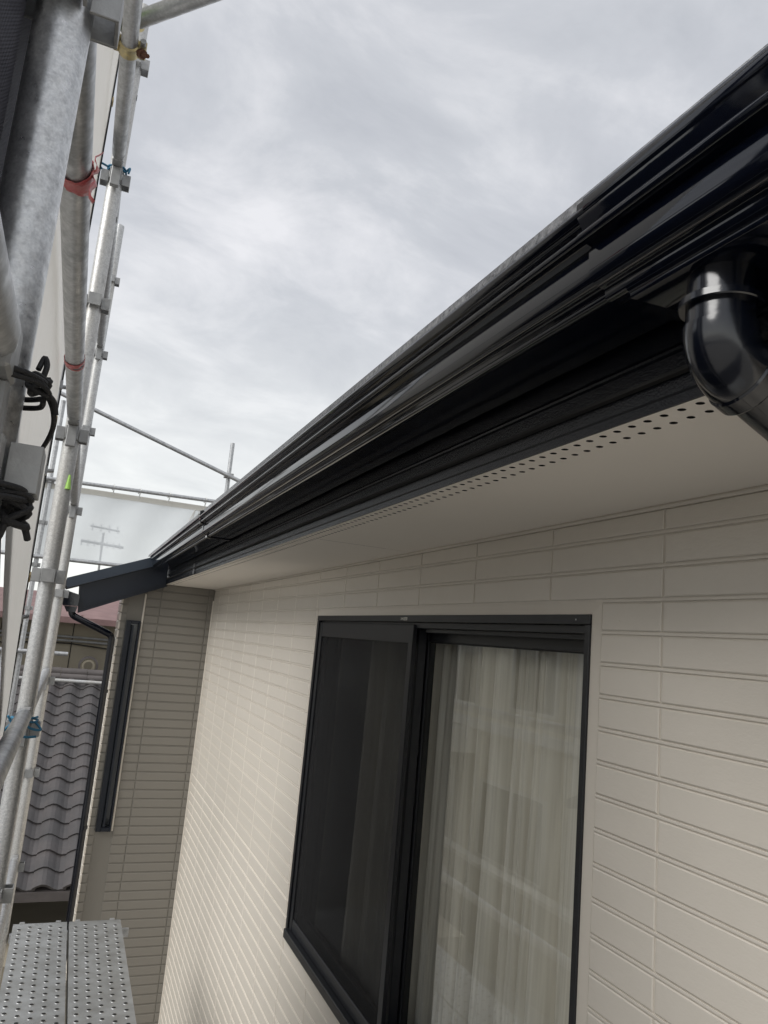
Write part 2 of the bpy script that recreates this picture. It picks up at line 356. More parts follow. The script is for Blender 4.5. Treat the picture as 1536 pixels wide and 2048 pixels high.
def joined_tiles(lst, name, parent, rot=None):
    vs, fs = [], []
    for (y0, z0, k) in lst:
        b = len(vs); wy, h = k; c = .0023
        for (x, s) in ((.0042, 0), (.0012, 0), (0, c)):
            for (y, z) in ((s, s), (wy-s, s), (wy-s, h-s), (s, h-s)):
                vs.append((WX+x, y0+y, z0+z) if rot is None else (y0+y, rot+x, z0+z))
        for a in (0, 4):
            for q in range(4): fs.append((b+a+q, b+a+(q+1) % 4, b+a+4+(q+1) % 4, b+a+4+q))
        fs.append((b+8, b+9, b+10, b+11))
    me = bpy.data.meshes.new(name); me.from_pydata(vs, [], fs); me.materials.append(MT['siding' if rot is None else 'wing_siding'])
    bm = bmesh.new(); bm.from_mesh(me); bmesh.ops.recalc_face_normals(bm, faces=bm.faces); bm.to_mesh(me); bm.free()
    o = bpy.data.objects.new(name, me); col.objects.link(o); o.parent = parent; o.matrix_parent_inverse = Matrix.Identity(4); o['kind'] = 'stuff'
joined_tiles(rest, 'lower_siding_tiles', wall)
for k in range(-16, 5):
    z = Z0+PZ*k
    for (a, b) in (((-1.2, OY0-.002), (OY1+.002, YR-.012)) if OZ0 < z < OZ1+.004 else ((-1.2, YR-.012),)):
        bm = bmesh.new(); prism(bm, [(WX+.0010, z-.0024), (WX+.0006, z-.0016), (WX+.0006, z+.0016), (WX+.0010, z+.0024), (MX+.001, z+.0027), (MX+.001, z-.0027)], a, b); finish('joint_strip', bm, MT['siding'], wall, smooth=False)
# caulk bead under the soffit and in the inner corner, trim round the window opening
bm = bmesh.new(); prism(bm, [(.8985, SZ), (.8962, SZ-.004), (.8975, SZ-.008), (MX, SZ-.0085), (MX, SZ)], -1.2, YR-.002, ny=30); finish('caulk_bead', bm, MT['caulk'], wall)
otube('corner_bead', MT['caulk'], wall, [(.899, YR-.001, z*.1) for z in range(-43, 3)], .0055, 10)
# nail heads
for (y, z) in ((.775, .0735), (1.085, .0795), (.62, -.155), (.83, -.42)):
    bm = bmesh.new(); tube(bm, [(WX-.0006, y, z), (WX+.001, y, z)], .0016, 10); finish('nail_head', bm, MT['mortar'], wall)

# ---- wing wall (facing the camera, beyond the inner corner)
WL = .292      # its outer corner
wing = bmesh.new()
GX0, GX1, GZ1, GZ0 = .333, .425, .012, -1.35
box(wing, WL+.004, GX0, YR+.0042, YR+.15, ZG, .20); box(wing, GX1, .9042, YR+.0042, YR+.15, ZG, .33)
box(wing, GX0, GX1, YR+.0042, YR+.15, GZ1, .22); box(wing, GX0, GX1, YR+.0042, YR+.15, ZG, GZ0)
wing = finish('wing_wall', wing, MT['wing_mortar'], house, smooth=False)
rest2 = []
for k in range(-75, 6):
    z0 = Z0+PZ*(k-1)+HG; z1 = min(Z0+PZ*k-HG, SZ-.004)
    if z0 > SZ-.012: continue
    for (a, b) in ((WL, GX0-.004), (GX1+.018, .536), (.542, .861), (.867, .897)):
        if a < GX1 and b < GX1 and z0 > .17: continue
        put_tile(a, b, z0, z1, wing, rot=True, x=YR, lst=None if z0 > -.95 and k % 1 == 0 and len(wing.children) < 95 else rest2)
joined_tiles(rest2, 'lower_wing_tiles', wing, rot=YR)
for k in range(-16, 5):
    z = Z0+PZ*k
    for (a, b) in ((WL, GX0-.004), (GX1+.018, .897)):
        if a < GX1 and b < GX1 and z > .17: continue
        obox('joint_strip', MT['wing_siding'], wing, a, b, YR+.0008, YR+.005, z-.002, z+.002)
bm = bmesh.new(); box(bm, GX1+.004, GX1+.016, YR-.004, YR+.004, GZ0, .2, bev=.002); finish('corner_trim', bm, MT['caulk'], wing, smooth=False)
# stepped tile ends on the wing's side wall
obox('side_wall', MT['mortar'], house, WL+.004, WL+.14, YR+.151, 5.88, ZG, .18)
ends = bmesh.new()
for k in range(-75, 5):
    z0 = Z0+PZ*(k-1)+HG; z1 = Z0+PZ*k-HG
    if z1 > .18: continue
    box(ends, WL-.009, WL+.003, YR-.003, YR+.30, z0, z1, bev=.0018)
o = finish('corner_tile', ends, MT['siding'], wing, smooth=False); o['kind'] = 'stuff'
obox('back_wall', MT['mortar'], house, WL+.141, 3.6, 5.76, 5.88, ZG, .34)
# slit window of the wing
win2 = sub('wing_window', (.38, YR, -.6), house)
bm = bmesh.new()
box(bm, GX0, GX0+.032, YR-.022, YR+.09, GZ0, GZ1, bev=.002); box(bm, GX1-.010, GX1, YR-.022, YR+.09, GZ0, GZ1, bev=.002)
box(bm, GX0+.032, GX1-.010, YR-.022, YR+.09, GZ1-.022, GZ1, bev=.002); box(bm, GX0+.032, GX1-.010, YR-.022, YR+.09, GZ0, GZ0+.025, bev=.002)
finish('frame', bm, MT['navy_metal'], win2, smooth=False)
obox('pane', MT['house_glass'], win2, GX0+.032, GX1-.010, YR+.03, YR+.036, GZ0+.025, GZ1-.022)
obox('handrail', MT['navy_metal'], win2, GX0+.040, GX0+.052, YR-.03, YR-.018, GZ0+.03, GZ1-.03)

# ---- soffit with two rows of real holes
HR = .0049; PH = .0262
sof = bmesh.new()
def hole_row(xc, half, yoff, y_from, y_to):
    n = int((y_to-y_from)/PH); seg = 10
    for i in range(n):
        yc = y_from+PH*(i+.5)+yoff
        ci = [(xc+HR*math.cos(2*math.pi*k/seg+.314), yc+HR*math.sin(2*math.pi*k/seg+.314)) for k in range(seg)]
        hx, hy = half, PH/2; sq = []
        for (x, y) in ci:
            dx, dy = x-xc, y-yc; s = min(hx/abs(dx) if dx else 9e9, hy/abs(dy) if dy else 9e9); sq.append((xc+dx*s, yc+dy*s))
        a = [sof.verts.new((x, y, SZ)) for x, y in ci]; b = [sof.verts.new((x, y, SZ)) for x, y in sq]; c = [sof.verts.new((x, y, SZ+.008)) for x, y in ci]
        side = [0 if abs(abs(q[0]-xc)-hx) < 1e-7 else 1 for q in sq]
        for k in range(seg):
            k2 = (k+1) % seg
            if side[k] != side[k2]:
                cx_ = xc+math.copysign(hx, (sq[k] if side[k] == 0 else sq[k2])[0]-xc); cy_ = yc+math.copysign(hy, (sq[k] if side[k] == 1 else sq[k2])[1]-yc)
                sof.faces.new((a[k], a[k2], b[k2], sof.verts.new((cx_, cy_, SZ)), b[k]))
            else: sof.faces.new((a[k], a[k2], b[k2], b[k]))
            sof.faces.new((a[k], c[k], c[k2], a[k2])).material_index = 1  # hole sides coloured dark to stand for the shade inside
YA, YB = .30, 5.38
hole_row(.573, .0130, 0, YA, YB); hole_row(.599, .0130, -PH/2, YA, YB)
def flat(x0, x1, y0, y1):
    sof.faces.new([sof.verts.new(p) for p in ((x0, y0, SZ), (x1, y0, SZ), (x1, y1, SZ), (x0, y1, SZ))])
flat(.5584, .560, -1.2, YR+.02); flat(.612, 1.0, -1.2, 2.018); flat(.612, 1.0, 2.0205, YR+.02); flat(.560, .612, -1.2, YA-PH/2)
flat(.560, .612, YB-PH/2-.01, YR+.02)
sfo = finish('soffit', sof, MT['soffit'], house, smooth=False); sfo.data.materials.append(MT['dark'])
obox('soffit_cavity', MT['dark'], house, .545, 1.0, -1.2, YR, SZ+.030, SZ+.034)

# ---- fascia board
FY1 = 5.42
fx = .556
prof = [(fx, SZ-.0008), (fx, SZ+.0105), (fx-.0025, SZ+.0125), (fx-.0025, SZ+.056), (fx-.006, SZ+.058), (fx-.0075, SZ+.0605), (fx-.006, SZ+.063), (fx-.004, SZ+.066), (fx-.004, SZ+.19), (fx+.004, SZ+.19), (fx+.004, SZ+.009), (fx+.0022, SZ-.0008)]
bm = bmesh.new(); prism(bm, prof, -1.2, 4.05); finish('fascia', bm, MT['fascia_paint'], house, smooth=False)
bm = bmesh.new(); prism(bm, [(x-.0015, z+.0) for x, z in prof], 4.053, FY1); finish('fascia', bm, MT['fascia_paint'], house, smooth=False)
obox('fascia_joint', MT['slate'], house, fx-.0075, fx-.003, 4.035, 4.075, SZ+.004, SZ+.056)

# ---- roof: slabs in courses, slope .40, eave overhanging the gutter
SL = .40
def roofz(x): return .4965+(x-.452)*SL
bm = bmesh.new(); prism(bm, [(.462, roofz(.462)-.010), (3.6, roofz(3.6)-.010), (3.6, roofz(3.6)-.05), (.55, roofz(.55)-.05), (.55, .46)], -1.5, 5.9); roof = finish('roof', bm, MT['darkroof'], house, smooth=False)
bm = bmesh.new()
for i in range(14):
    x0 = .452+.182*i
    t = .0135
    zz = roofz(x0)
    pr_ = [(x0, zz+.001), (x0, zz+t), (x0+.20, roofz(x0+.20)+t*.7), (x0+.20, roofz(x0+.20)+.001)]
    for j in range(-2, 12):
        ya = -1.5+.91*(j+2)+(.455 if i % 2 else 0); yb = min(ya+.9085, 5.9)
        if ya > 5.85: continue
        if i < 2:
            b2 = bmesh.new(); prism(b2, pr_, ya, yb); finish('roof_slate', b2, MT['slate'], roof, smooth=False)
        else: prism(bm, pr_, ya, yb)
o = finish('upper_roof_slates', bm, MT['slate'], roof, smooth=False); o['kind'] = 'stuff'
bm = bmesh.new(); prism(bm, [(.449, .4795), (.4505, .4915), (.50, .4915+.05*SL-.001), (.50, .4995), (.4525, .4885), (.4515, .4795)], -1.5, 5.20); finish('drip_edge', bm, MT['verge_metal'], roof, smooth=False)

# ---- the wing's lower roof slope and its bargeboard
YV = 5.30
def line(x, p, q): return p[1]+(x-p[0])*(q[1]-p[1])/(q[0]-p[0])
TA, TB = (-.079, .242), (.455, .4515)
MA, MB = (-.070, .181), (.400, .365)
BA, BB = (.018, .027), (.53, .252)
bm = bmesh.new()
prism(bm, [(-.085, line(-.085, TA, TB)-.004), (.448, line(.448, TA, TB)-.004), (.448, line(.448, TA, TB)-.05), (-.085, line(-.085, TA, TB)-.05)], YV-.002, 5.95)
finish('wing_roof', bm, MT['darkroof'], house, smooth=False)
bm = bmesh.new(); prism(bm, [TA, TB, (.462, .390), (-.070, .181)], YV-.03, YV-.004); prism(bm, [(TA[0], TA[1]), TB, (TB[0], TB[1]+.004), (TA[0], TA[1]+.004)], YV-.03, YV+.14)
finish('verge_flashing', bm, MT['verge_metal'], house, smooth=False)
bm = bmesh.new()
prism(bm, [(.000, .2065), (.548, .425), (.548, .262), BA], YV-.001, YV+.022)
finish('bargeboard', bm, MT['navy_metal'], house, smooth=False)
bm = bmesh.new(); prism(bm, [(.016, .060), (.548, .294), (.548, .286), (.016, .052)], YV-.006, YV-.0012); finish('bargeboard_bead', bm, MT['navy_metal'], house, smooth=False)
bm = bmesh.new(); prism(bm, [(.02, .034), (.56, .262), (.56, .270), (.02, .042)], YV+.0225, YR+.05); finish('verge_soffit', bm, MT['navy_metal'], house, smooth=False)
# gutter of the wing's eave, seen end-on, with its offset downpipe
g2 = sub('wing_gutter', (-.03, YV, .1), house)
bm = bmesh.new(); prism(bm, shell([(.012, .13), (.010, .075), (-.075, .072), (-.088, .12), (-.082, .165)], .004), YV-.015, 5.95); finish('gutter_channel', bm, MT['black_gloss'], g2, smooth=False)
bm = bmesh.new(); prism(bm, [(.013, .145), (.013, .071), (-.078, .068), (-.092, .12), (-.086, .17)], YV-.028, YV-.0155); finish('end_cap', bm, MT['black_gloss'], g2, smooth=False)
bm = bmesh.new(); prism(bm, [(.012, .066), (.004, .03), (-.05, .03), (-.07, .066)], YV-.02, YV+.06); finish('outlet', bm, MT['black_gloss'], g2, smooth=False)
def rounded(pts, r, n=6):
    P = [Vector(p) for p in pts]; o_ = [P[0]]
    for a, b, c in zip(P, P[1:], P[2:]):
        p1 = b+(a-b).normalized()*r; p2 = b+(c-b).normalized()*r
        for i in range(n+1):
            t = i/n; o_.append(p1*(1-t)**2+b*2*t*(1-t)+p2*t*t)
    o_.append(P[-1]); return o_
otube('downpipe', MT['black_gloss'], g2, rounded([(-.02, YV+.015, .04), (-.018, YV+.015, .012), (.252, YV+.03, -.10), (.256, YR-.055, ZG+.05)], .03), .0215, 18)
for z in (-.45, -1.3, -2.2):
    otube('pipe_bracket', MT['black_gloss'], g2, [(.256, YV+.035, z), (.256, YV+.035, z-.02)], .0245, 18)

# ---- main rain gutter
gut = sub('rain_gutter', (.48, 2.5, .37), house)
gprof = [(.5520, .4600), (.5480, .4560), (.5465, .3740), (.5440, .3695), (.5395, .3680)]
gprof += [(.520, .3676), (.49, .3676), (.4640, .3678), (.4585, .3668)]
gprof += arc(.4545, .3712, .0040, 250, 130, 6)
gprof += [(.4500, .3768), (.4488, .3784), (.4472, .3787)] + arc(.4450, .3932, .0145, 262, 186, 10) + [(.4304, .3960), (.4302, .4090), (.4308, .4115), (.4325, .4130), (.4344, .4138)]
gprof += [(.4348, .4154), (.4318, .4174), (.4275, .4194)]
gprof += arc(.4205, .4262, .0052, 300, 75, 10)
gprof += [(.4240, .4325), (.4225, .4338), (.4165, .4368), (.4168, .4378), (.4090, .4422)] + arc(.4112, .4458, .0040, 235, 20, 7)
def gutter(y0, y1, name, prof=gprof, t=-.0022, ny=24, par=gut, grow=0, wob=0):
    P = prof
    if grow:
        c = Vector((.49, .43)); Q = []
        V = [Vector(p) for p in prof]
        for i, p in enumerate(V):
            d = (V[min(i+1, len(V)-1)]-V[max(i-1, 0)]).normalized(); Q.append(p+Vector((d.y, -d.x))*(-grow))
        P = [tuple(q) for q in Q]
    out_ = shell(P, t - (grow if grow else 0)*0)
    bm = bmesh.new(); prism(bm, out_, y0, y1, ny=ny)
    return finish(name, bm, MT['black_gloss'], par, angle=50)
gutter(.40, 3.065, 'gutter_channel'); gutter(3.075, 5.20, 'gutter_channel')
# joint sleeve between the two lengths, and the far end cap
gutter(3.052, 3.088, 'joint_sleeve', prof=[(.5545, .46), (.5495, .370), (.5440, .3650), (.4550, .3640), (.4485, .3655), (.4465, .3730), (.4430, .3810), (.4345, .3850), (.4295, .3920), (.4280, .4110), (.4290, .4160), (.4235, .4165), (.4155, .4195), (.4128, .4275), (.4170, .4330), (.4090, .4440), (.4078, .4570)], ny=1)
bm = bmesh.new(); prism(bm, [(.4150, .4560), (.4070, .4540), (.4080, .468), (.4180, .4720), (.4300, .4680), (.4250, .4600)], 3.045, 3.095); finish('joint_clip', bm, MT['black_gloss'], gut, smooth=False)
bm = bmesh.new(); prism(bm, gprof, 5.20, 5.206); finish('end_cap', bm, MT['black_gloss'], gut, smooth=False)
# rainwater outlet: a sleeve that wraps the channel, with a deeper box and the pipe neck
osp = [(.5545, .4600), (.5510, .3720), (.5450, .3655), (.4700, .3640), (.4560, .3632), (.4500, .3635), (.4482, .3652), (.4480, .3700), (.4470, .3735), (.4455, .3745)] + arc(.4440, .3918, .0172, 268, 186, 12) + [(.4266, .3950), (.4260, .4105), (.4268, .4130), (.4286, .4144), (.4288, .4156), (.4250, .4168)]
osp += arc(.4165, .4222, .0056, 300, 80, 9) + [(.4185, .4285), (.4085, .4435), (.4085, .4560)]
gutter(-.30, .578, 'outlet_sleeve', prof=osp, ny=10)
bm = bmesh.new(); prism(bm, shell([(.5530, .366), (.5515, .3585), (.4565, .3545), (.4548, .3560), (.4545, .3592), (.4510, .3612), (.4480, .3650)], -.0025), .10, .548); finish('outlet_box', bm, MT['black_gloss'], gut, angle=50)
bm = bmesh.new(); prism(bm, [(.4125, .4420), (.4082, .4432), (.4070, .4450), (.4066, .4570), (.4090, .4600), (.4185, .4590), (.4185, .4420)], -.30, .566); finish('outlet_rim', bm, MT['black_gloss'], gut, angle=60)
# ---- downpipe with swept elbow
dp = sub('downpipe', (.494, .475, .3), house)
PX, PYY = .4955, .475
PR = .0285
otube('pipe_neck', MT['black_pipe'], dp, [(PX, PYY, z) for z in (.374, .3720, .368, .36, .31)], .026, 48, rs=[.020, .0255, .0280, .0287, .0290])
otube('collar', MT['black_pipe'], dp, [(PX, PYY, .3310), (PX, PYY, .3300), (PX, PYY, .3235), (PX, PYY, .3225)], .036, 64, rs=[.0340, .0358, .0362, .0350])
el = [(PX, PYY, .328), (PX, PYY, .32), (PX, PYY, .31), (PX, PYY, .3035)]
otube('pipe_socket', MT['black_pipe'], dp, el, .0298, 56)
R_ = .040; a_end = math.radians(66)
arcp = [(PX+R_-R_*math.cos(a_end*i/22), PYY, .3030-R_*math.sin(a_end*i/22)) for i in range(23)]
otube('elbow', MT['black_pipe'], dp, [(PX, PYY, .3055)]+arcp, .0322, 56)
e1 = Vector(arcp[-1]); dv = Vector((math.sin(a_end), 0, -math.cos(a_end)))
otube('elbow_rim', MT['black_pipe'], dp, [e1-dv*.002, e1, e1+dv*.014, e1+dv*.016], .034, 56, rs=[.0325, .034, .034, .0325])
p2 = e1+dv*.10
p3 = Vector((.845, PYY, p2.z-(.845-p2.x)*dv.z/dv.x*-1)) if False else e1+dv*((.842-e1.x)/dv.x)
otube('pipe', MT['black_pipe'], dp, rounded([e1+dv*.01, p3, (p3.x, PYY, ZG+.1)], .07, 10), .0275, 40)

# ---- big sliding window
wn = sub('window', (.92, 2.0, -.5), house)
FYa, FYb, FZa, FZb = 1.160, 2.868, -1.085, .0915
bm = bmesh.new()   # mitred beige trim round the frame
def frame_ring(bm, o_, i_, xo, xi):
    """o_/i_ = (y0,y1,z0,z1)"""
    def c(r, x): return [bm.verts.new(p) for p in ((x, r[0], r[2]), (x, r[1], r[2]), (x, r[1], r[3]), (x, r[0], r[3]))]
    a, b = c(o_, xo), c(i_, xi)
    a2, b2 = c(o_, xo+.02), c(i_, xi+.02)
    for k in range(4):
        k2 = (k+1) % 4
        bm.faces.new((a[k], a[k2], b[k2], b[k])); bm.faces.new((a2[k], b2[k], b2[k2], a2[k2])); bm.faces.new((a[k], a2[k], a2[k2], a[k2])); bm.faces.new((b[k], b[k2], b2[k2], b2[k]))
frame_ring(bm, (OY0, OY1, OZ0, OZ1), (FYa-.0005, FYb+.0005, FZa-.0005, FZb+.0005), .9025, .8985)
finish('opening_trim', bm, MT['caulk'], wn, smooth=False)
def bar(name, m, *a, bev=.0012): return obox(name, m, wn, *a, bev=bev)
X0 = .8935
bar('frame_head', MT['frame'], X0, 1.00, FYa, FYb, .0725, FZb)
bar('frame_head_rail', MT['frame'], X0+.014, 1.00, FYa+.012, FYb-.012, .0560, .0722)
bar('frame_jamb', MT['frame'], X0, 1.00, FYa, FYa+.0145, FZa, .0722)
bar('frame_jamb', MT['frame'], X0, 1.00, FYb-.020, FYb, FZa, .0722)
bar('frame_sill', MT['frame'], X0-.012, 1.00, FYa+.0147, FYb-.0202, FZa, FZa+.03)
bar('track_fin', MT['frame'], X0+.030, X0+.033, FYa+.0148, 1.93, .045, .0558)
def sash(name, y0, y1, x0, x1, z0, z1, st, top, bot, glass=True, gm='glass'):
    s = sub(name, (x0, (y0+y1)/2, z0), wn) if False else None
    bm = bmesh.new(); b = .0015
    box(bm, x0, x1, y0, y0+st[0], z0, z1, bev=b); box(bm, x0, x1, y1-st[1], y1, z0, z1, bev=b)
    box(bm, x0+.002, x1-.002, y0+st[0]-.0003, y1-st[1]+.0003, z1-top, z1-.0003, bev=b); box(bm, x0+.002, x1-.002, y0+st[0]-.0003, y1-st[1]+.0003, z0+.0003, z0+bot, bev=b)
    fr = finish(name, bm, MT['frame'], wn, smooth=False)
    xm = (x0+x1)/2
    fr2 = obox('pane' if glass else 'mesh', MT[gm], wn, xm-.0022, xm+.0022, y0+st[0]-.004, y1-st[1]+.004, z0+bot-.004, z1-top+.004) if glass else None
    if not glass:
        fr2 = obox('mesh', MT[gm], wn, xm-.0003, xm+.0003, y0+st[0]-.004, y1-st[1]+.004, z0+bot-.004, z1-top+.004)
    g = bmesh.new(); q = .003
    for a in ((y0+st[0]-.001, y0+st[0]+q, z0+bot, z1-top), (y1-st[1]-q, y1-st[1]+.001, z0+bot, z1-top), (y0+st[0]+q, y1-st[1]-q, z1-top-q, z1-top+.001), (y0+st[0]+q, y1-st[1]-q, z0+bot-.001, z0+bot+q)):
        box(g, xm-.006, xm+.006, *a)
    if glass: finish('gasket', g, MT['gasket'], wn, smooth=False)
    else: g.free()
    return fr
sash('sash', 1.176, 2.030, .962, .988, FZa+.03, .0555, (.030, .044), .034, .05)          # right hand, inner track
sash('sash', 1.985, 2.845, .930, .956, FZa+.03, .0555, (.040, .030), .034, .05)          # left hand, outer track
sash('insect_screen', 1.960, 2.842, .899, .912, FZa+.03, .0655, (.030, .028), .054, .04, glass=False, gm='screen')
bm = bmesh.new(); box(bm, X0-.0010, X0-.0001, 2.022, 2.046, .0765, .0855); finish('sticker', bm, MT['sticker_d'], wn, smooth=False)
bm = bmesh.new(); box(bm, X0-.0010, X0-.0001, 1.997, 2.0215, .0765, .0855); finish('sticker', bm, MT['sticker_l'], wn, smooth=False)
bm = bmesh.new()
for i, (a, b, c, d) in enumerate(((2.002, 2.0045, .0785, .084), (2.0045, 2.0085, .0785, .0795), (2.0105, 2.0125, .0785, .084), (2.0125, 2.016, .0825, .084), (2.0125, 2.016, .0785, .0795))): box(bm, X0-.0014, X0-.00105, a, b, c, d)
finish('sticker_print', bm, MT['ink'], wn, smooth=False)
bm = bmesh.new()
for (a, b, c, d) in ((2.026, 2.0285, .0785, .084), (2.030, 2.0325, .0785, .084), (2.034, 2.0365, .0785, .084), (2.038, 2.042, .0785, .0795), (2.038, 2.042, .083, .084)): box(bm, X0-.0014, X0-.00105, a, b, c, d)
finish('sticker_print', bm, MT['sticker_l'], wn, smooth=False)
for z in (-.30, -.43): bar('sash_catch', MT['gasket'], .955, .961, 1.990, 2.004, z, z+.03)
for (y, z) in ((1.20, .080),): bar('frame_screw', MT['galv'], X0-.0008, X0, y, y+.003, z, z+.003, bev=0)

# room behind the glass
bm = bmesh.new()
for a in ((1.03, 3.6, .6, 3.6, -2.2, -2.15), (1.03, 3.6, .6, 3.6, .30, .35), (3.6, 3.65, .6, 3.6, -2.15, .30), (1.031, 3.6, .6, .65, -2.15, .30), (1.031, 3.6, 3.55, 3.6, -2.15, .30)): box(bm, *a)
finish('room', bm, MT['room'], house, smooth=False)

# ---- curtains inside
def curtain(y0, y1, x, amp, lam, seed, label):
    rnd = random.Random(seed); bm = bmesh.new(); n = 260; nz_ = 14
    ph = [0]; 
    cuts = [y0]
    while cuts[-1] < y1: cuts.append(cuts[-1]+lam*rnd.uniform(.55, 1.6))
    def depth(y):
        for i in range(len(cuts)-1):
            if cuts[i] <= y <= cuts[i+1]:
                u = (y-cuts[i])/(cuts[i+1]-cuts[i]); return ((math.sin(math.pi*u**.55)**1.1)*.8+.2*math.sin(math.pi*u*3)**2)*amp*(.45+.75*((i*37) % 10)/10)
        return 0
    rows = []
    for j in range(nz_+1):
        z = .065-1.20*j/nz_; f = j/nz_; r = []
        for i in range(n+1):
            y = y0+(y1-y0)*i/n
            yy = y+.010*f*math.sin(y*23+seed)
            r.append(bm.verts.new((x-depth(y)*(.75+.4*f)+.006*math.sin(y*60+f*2.2)+.004*math.sin(y*170+f), yy, z)))
        rows.append(r)
    for a, b in zip(rows, rows[1:]):
        for i in range(n): bm.faces.new((a[i], a[i+1], b[i+1], b[i]))
    o = finish('curtain', bm, MT['curtain'], None, angle=80)
    md = o.modifiers.new('thick', 'SOLIDIFY'); md.thickness = .0012
    tag(o, label, 'curtain', 'curtains behind the sliding window')
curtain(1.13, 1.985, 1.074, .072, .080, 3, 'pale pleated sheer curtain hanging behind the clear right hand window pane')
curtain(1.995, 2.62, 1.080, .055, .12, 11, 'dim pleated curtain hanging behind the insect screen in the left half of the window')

# ================================================================= SCAFFOLD on the camera's left
PXs = -.090; PYs = (.68, 2.49, 4.30); PK = (-1.24, -.79, -.335, .115, .56, 1.005, 1.45, 1.895, 2.34)
scf = thing('scaffold', (PXs, 2.49, ZG), 'near galvanised tube scaffold with wedge pockets standing along the left of the house', 'scaffold')
def pocket_mesh():
    """four open square sockets round the post, centred on the origin"""
    bm = bmesh.new(); t = .0035
    for k in range(4):
        R = Matrix.Rotation(math.pi/2*k, 4, 'Z')
        for (x0, x1, y0, y1) in ((.0215, .0470, -.0190, -.0190+t), (.0215, .0470, .0190-t, .0190), (.0470-t, .0470, -.0190+t, .0190-t)):
            b = bmesh.new(); box(b, x0, x1, y0, y1, -.0200, .0200, bev=.0006)
            for v in b.verts: v.co = R @ v.co
            me_ = bpy.data.meshes.new('tmp'); b.to_mesh(me_); b.free(); bm.from_mesh(me_); bpy.data.meshes.remove(me_)
    me = bpy.data.meshes.new('wedge_pocket'); bm.to_mesh(me); bm.free(); me.materials.append(MT['galv_cast']); return me
PM = pocket_mesh()
def post(parent, x, y, ztop, m, zs, zbot=ZG+.02):
    bm = bmesh.new(); tube(bm, [(x, y, zbot), (x, y, ztop)], .0243, 32)
    p = finish('post', bm, m, parent)
    for z in zs:
        if z > ztop-.02: continue
        o = bpy.data.objects.new('wedge_pocket', PM); col.objects.link(o); o.parent = p; o.matrix_parent_inverse = Matrix.Identity(4); o.location = (x, y, z)
    bm = bmesh.new(); box(bm, x-.07, x+.07, y-.07, y+.07, zbot-.012, zbot); finish('base_plate', bm, MT['galv_cast'], p, smooth=False)
    return p
post(scf, PXs, PYs[0], 2.6, MT['galv_near'], PK)
pF = post(scf, PXs, PYs[1], 2.12, MT['galv_old'], PK)
post(scf, PXs, PYs[2], 2.235, MT['galv_old'], PK)
for z in (1.30, 1.76): obox('pin_hole', MT['dark'], pF, PXs+.0235, PXs+.0248, PYs[1]-.035-.002+.03, PYs[1]-.006+.006, z, z+.02)
def rail(parent, y0, y1, z, x=PXs, m='galv', r=.0213, sag=0):
    """tube along y between two posts, wedge heads at both ends"""
    a, b = y0+.075, y1-.075
    pts = [(x, a+.00, z+.045), (x, a+.02, z+.045), (x, (a+b)/2, z+.045-sag), (x, b-.02, z+.045), (x, b, z+.043)]
    bm = bmesh.new(); tube(bm, pts, r, 28, rs=[r*.86, r, r, r, r*.86]); rl = finish('rail', bm, MT[m], parent)
    for (y, s) in ((a, -1), (b, 1)):
        hb = bmesh.new(); ya, yb = sorted((y-s*.012, y+s*.044))
        box(hb, x-.0165, x+.0165, ya, yb, z+.0215, z+.066, bev=.003)
        yt, yu = sorted((y+s*.022, y+s*.042)); box(hb, x-.0145, x+.0145, yt, yu, z-.045, z+.0215, bev=.002)
        finish('wedge_head', hb, MT['galv_cast'], rl, smooth=False)
    return rl
rail(scf, PYs[0]-1.81, PYs[0], .155, x=PXs+.002)
rail(scf, PYs[0], PYs[1], .56); rail(scf, PYs[1], PYs[2], .56)
rail(scf, PYs[0], PYs[1], 1.45); rail(scf, PYs[1], PYs[2], 1.45)
rail(scf, PYs[0], PYs[1], -.335); rail(scf, PYs[1], PYs[2], -.335)
rail(scf, PYs[0], PYs[1], -1.24); rail(scf, PYs[1], PYs[2], -1.24)
# tie tube clamped to the upper rail
E0 = Vector((-.115, 1.925, 1.565)); E1 = Vector((.95, .80, 1.600))
bm = bmesh.new(); tube(bm, [E0, E1], .0213, 28); finish('tie_tube', bm, MT['galv'], scf)
cy = 1.905
cp = sub('clamp', (PXs, cy, 1.495), scf)
def ring(name, c, axis, r, wd, th, m, parent, a0=0, a1=360):
    axis = Vector(axis).normalized(); u = axis.orthogonal().normalized(); v = axis.cross(u); bm = bmesh.new(); n = 28
    rows = []
    for i in range(n+1):
        a = math.radians(a0+(a1-a0)*i/n); d = u*math.cos(a)+v*math.sin(a)
        rows.append([bm.verts.new(Vector(c)+d*rr+axis*s) for rr, s in ((r, -wd/2), (r+th, -wd/2+.003), (r+th, wd/2-.003), (r, wd/2))])
    for p, q in zip(rows, rows[1:]):
        for k in range(4): bm.faces.new((p[k], p[(k+1) % 4], q[(k+1) % 4], q[k]))
    return finish(name, bm, m, parent, angle=50)
ring('clamp_band', (PXs, cy, 1.495), (0, 1, 0), .0215, .040, .0055, MT['gold'], cp)
tdir = (E1-E0).normalized(); tc_ = E0+tdir*.035
ring('clamp_band', tc_, tdir, .0215, .040, .0055, MT['gold'], cp)
obox('clamp_saddle', MT['gold'], cp, PXs-.022, PXs+.020, cy-.022, cy+.022, 1.518, 1.540, bev=.003)
for (dx, dz) in ((.034, .004), (-.034, .006)):
    bm = bmesh.new(); tube(bm, [(PXs+dx, cy-.034, 1.495+dz), (PXs+dx, cy+.03, 1.495+dz)], .0075, 12); finish('clamp_pin', bm, MT['galv_cast'], cp)
    obox('clamp_ear', MT['gold'], cp, PXs+dx-.010, PXs+dx+.010, cy-.019, cy+.019, 1.484, 1.512, bev=.002)
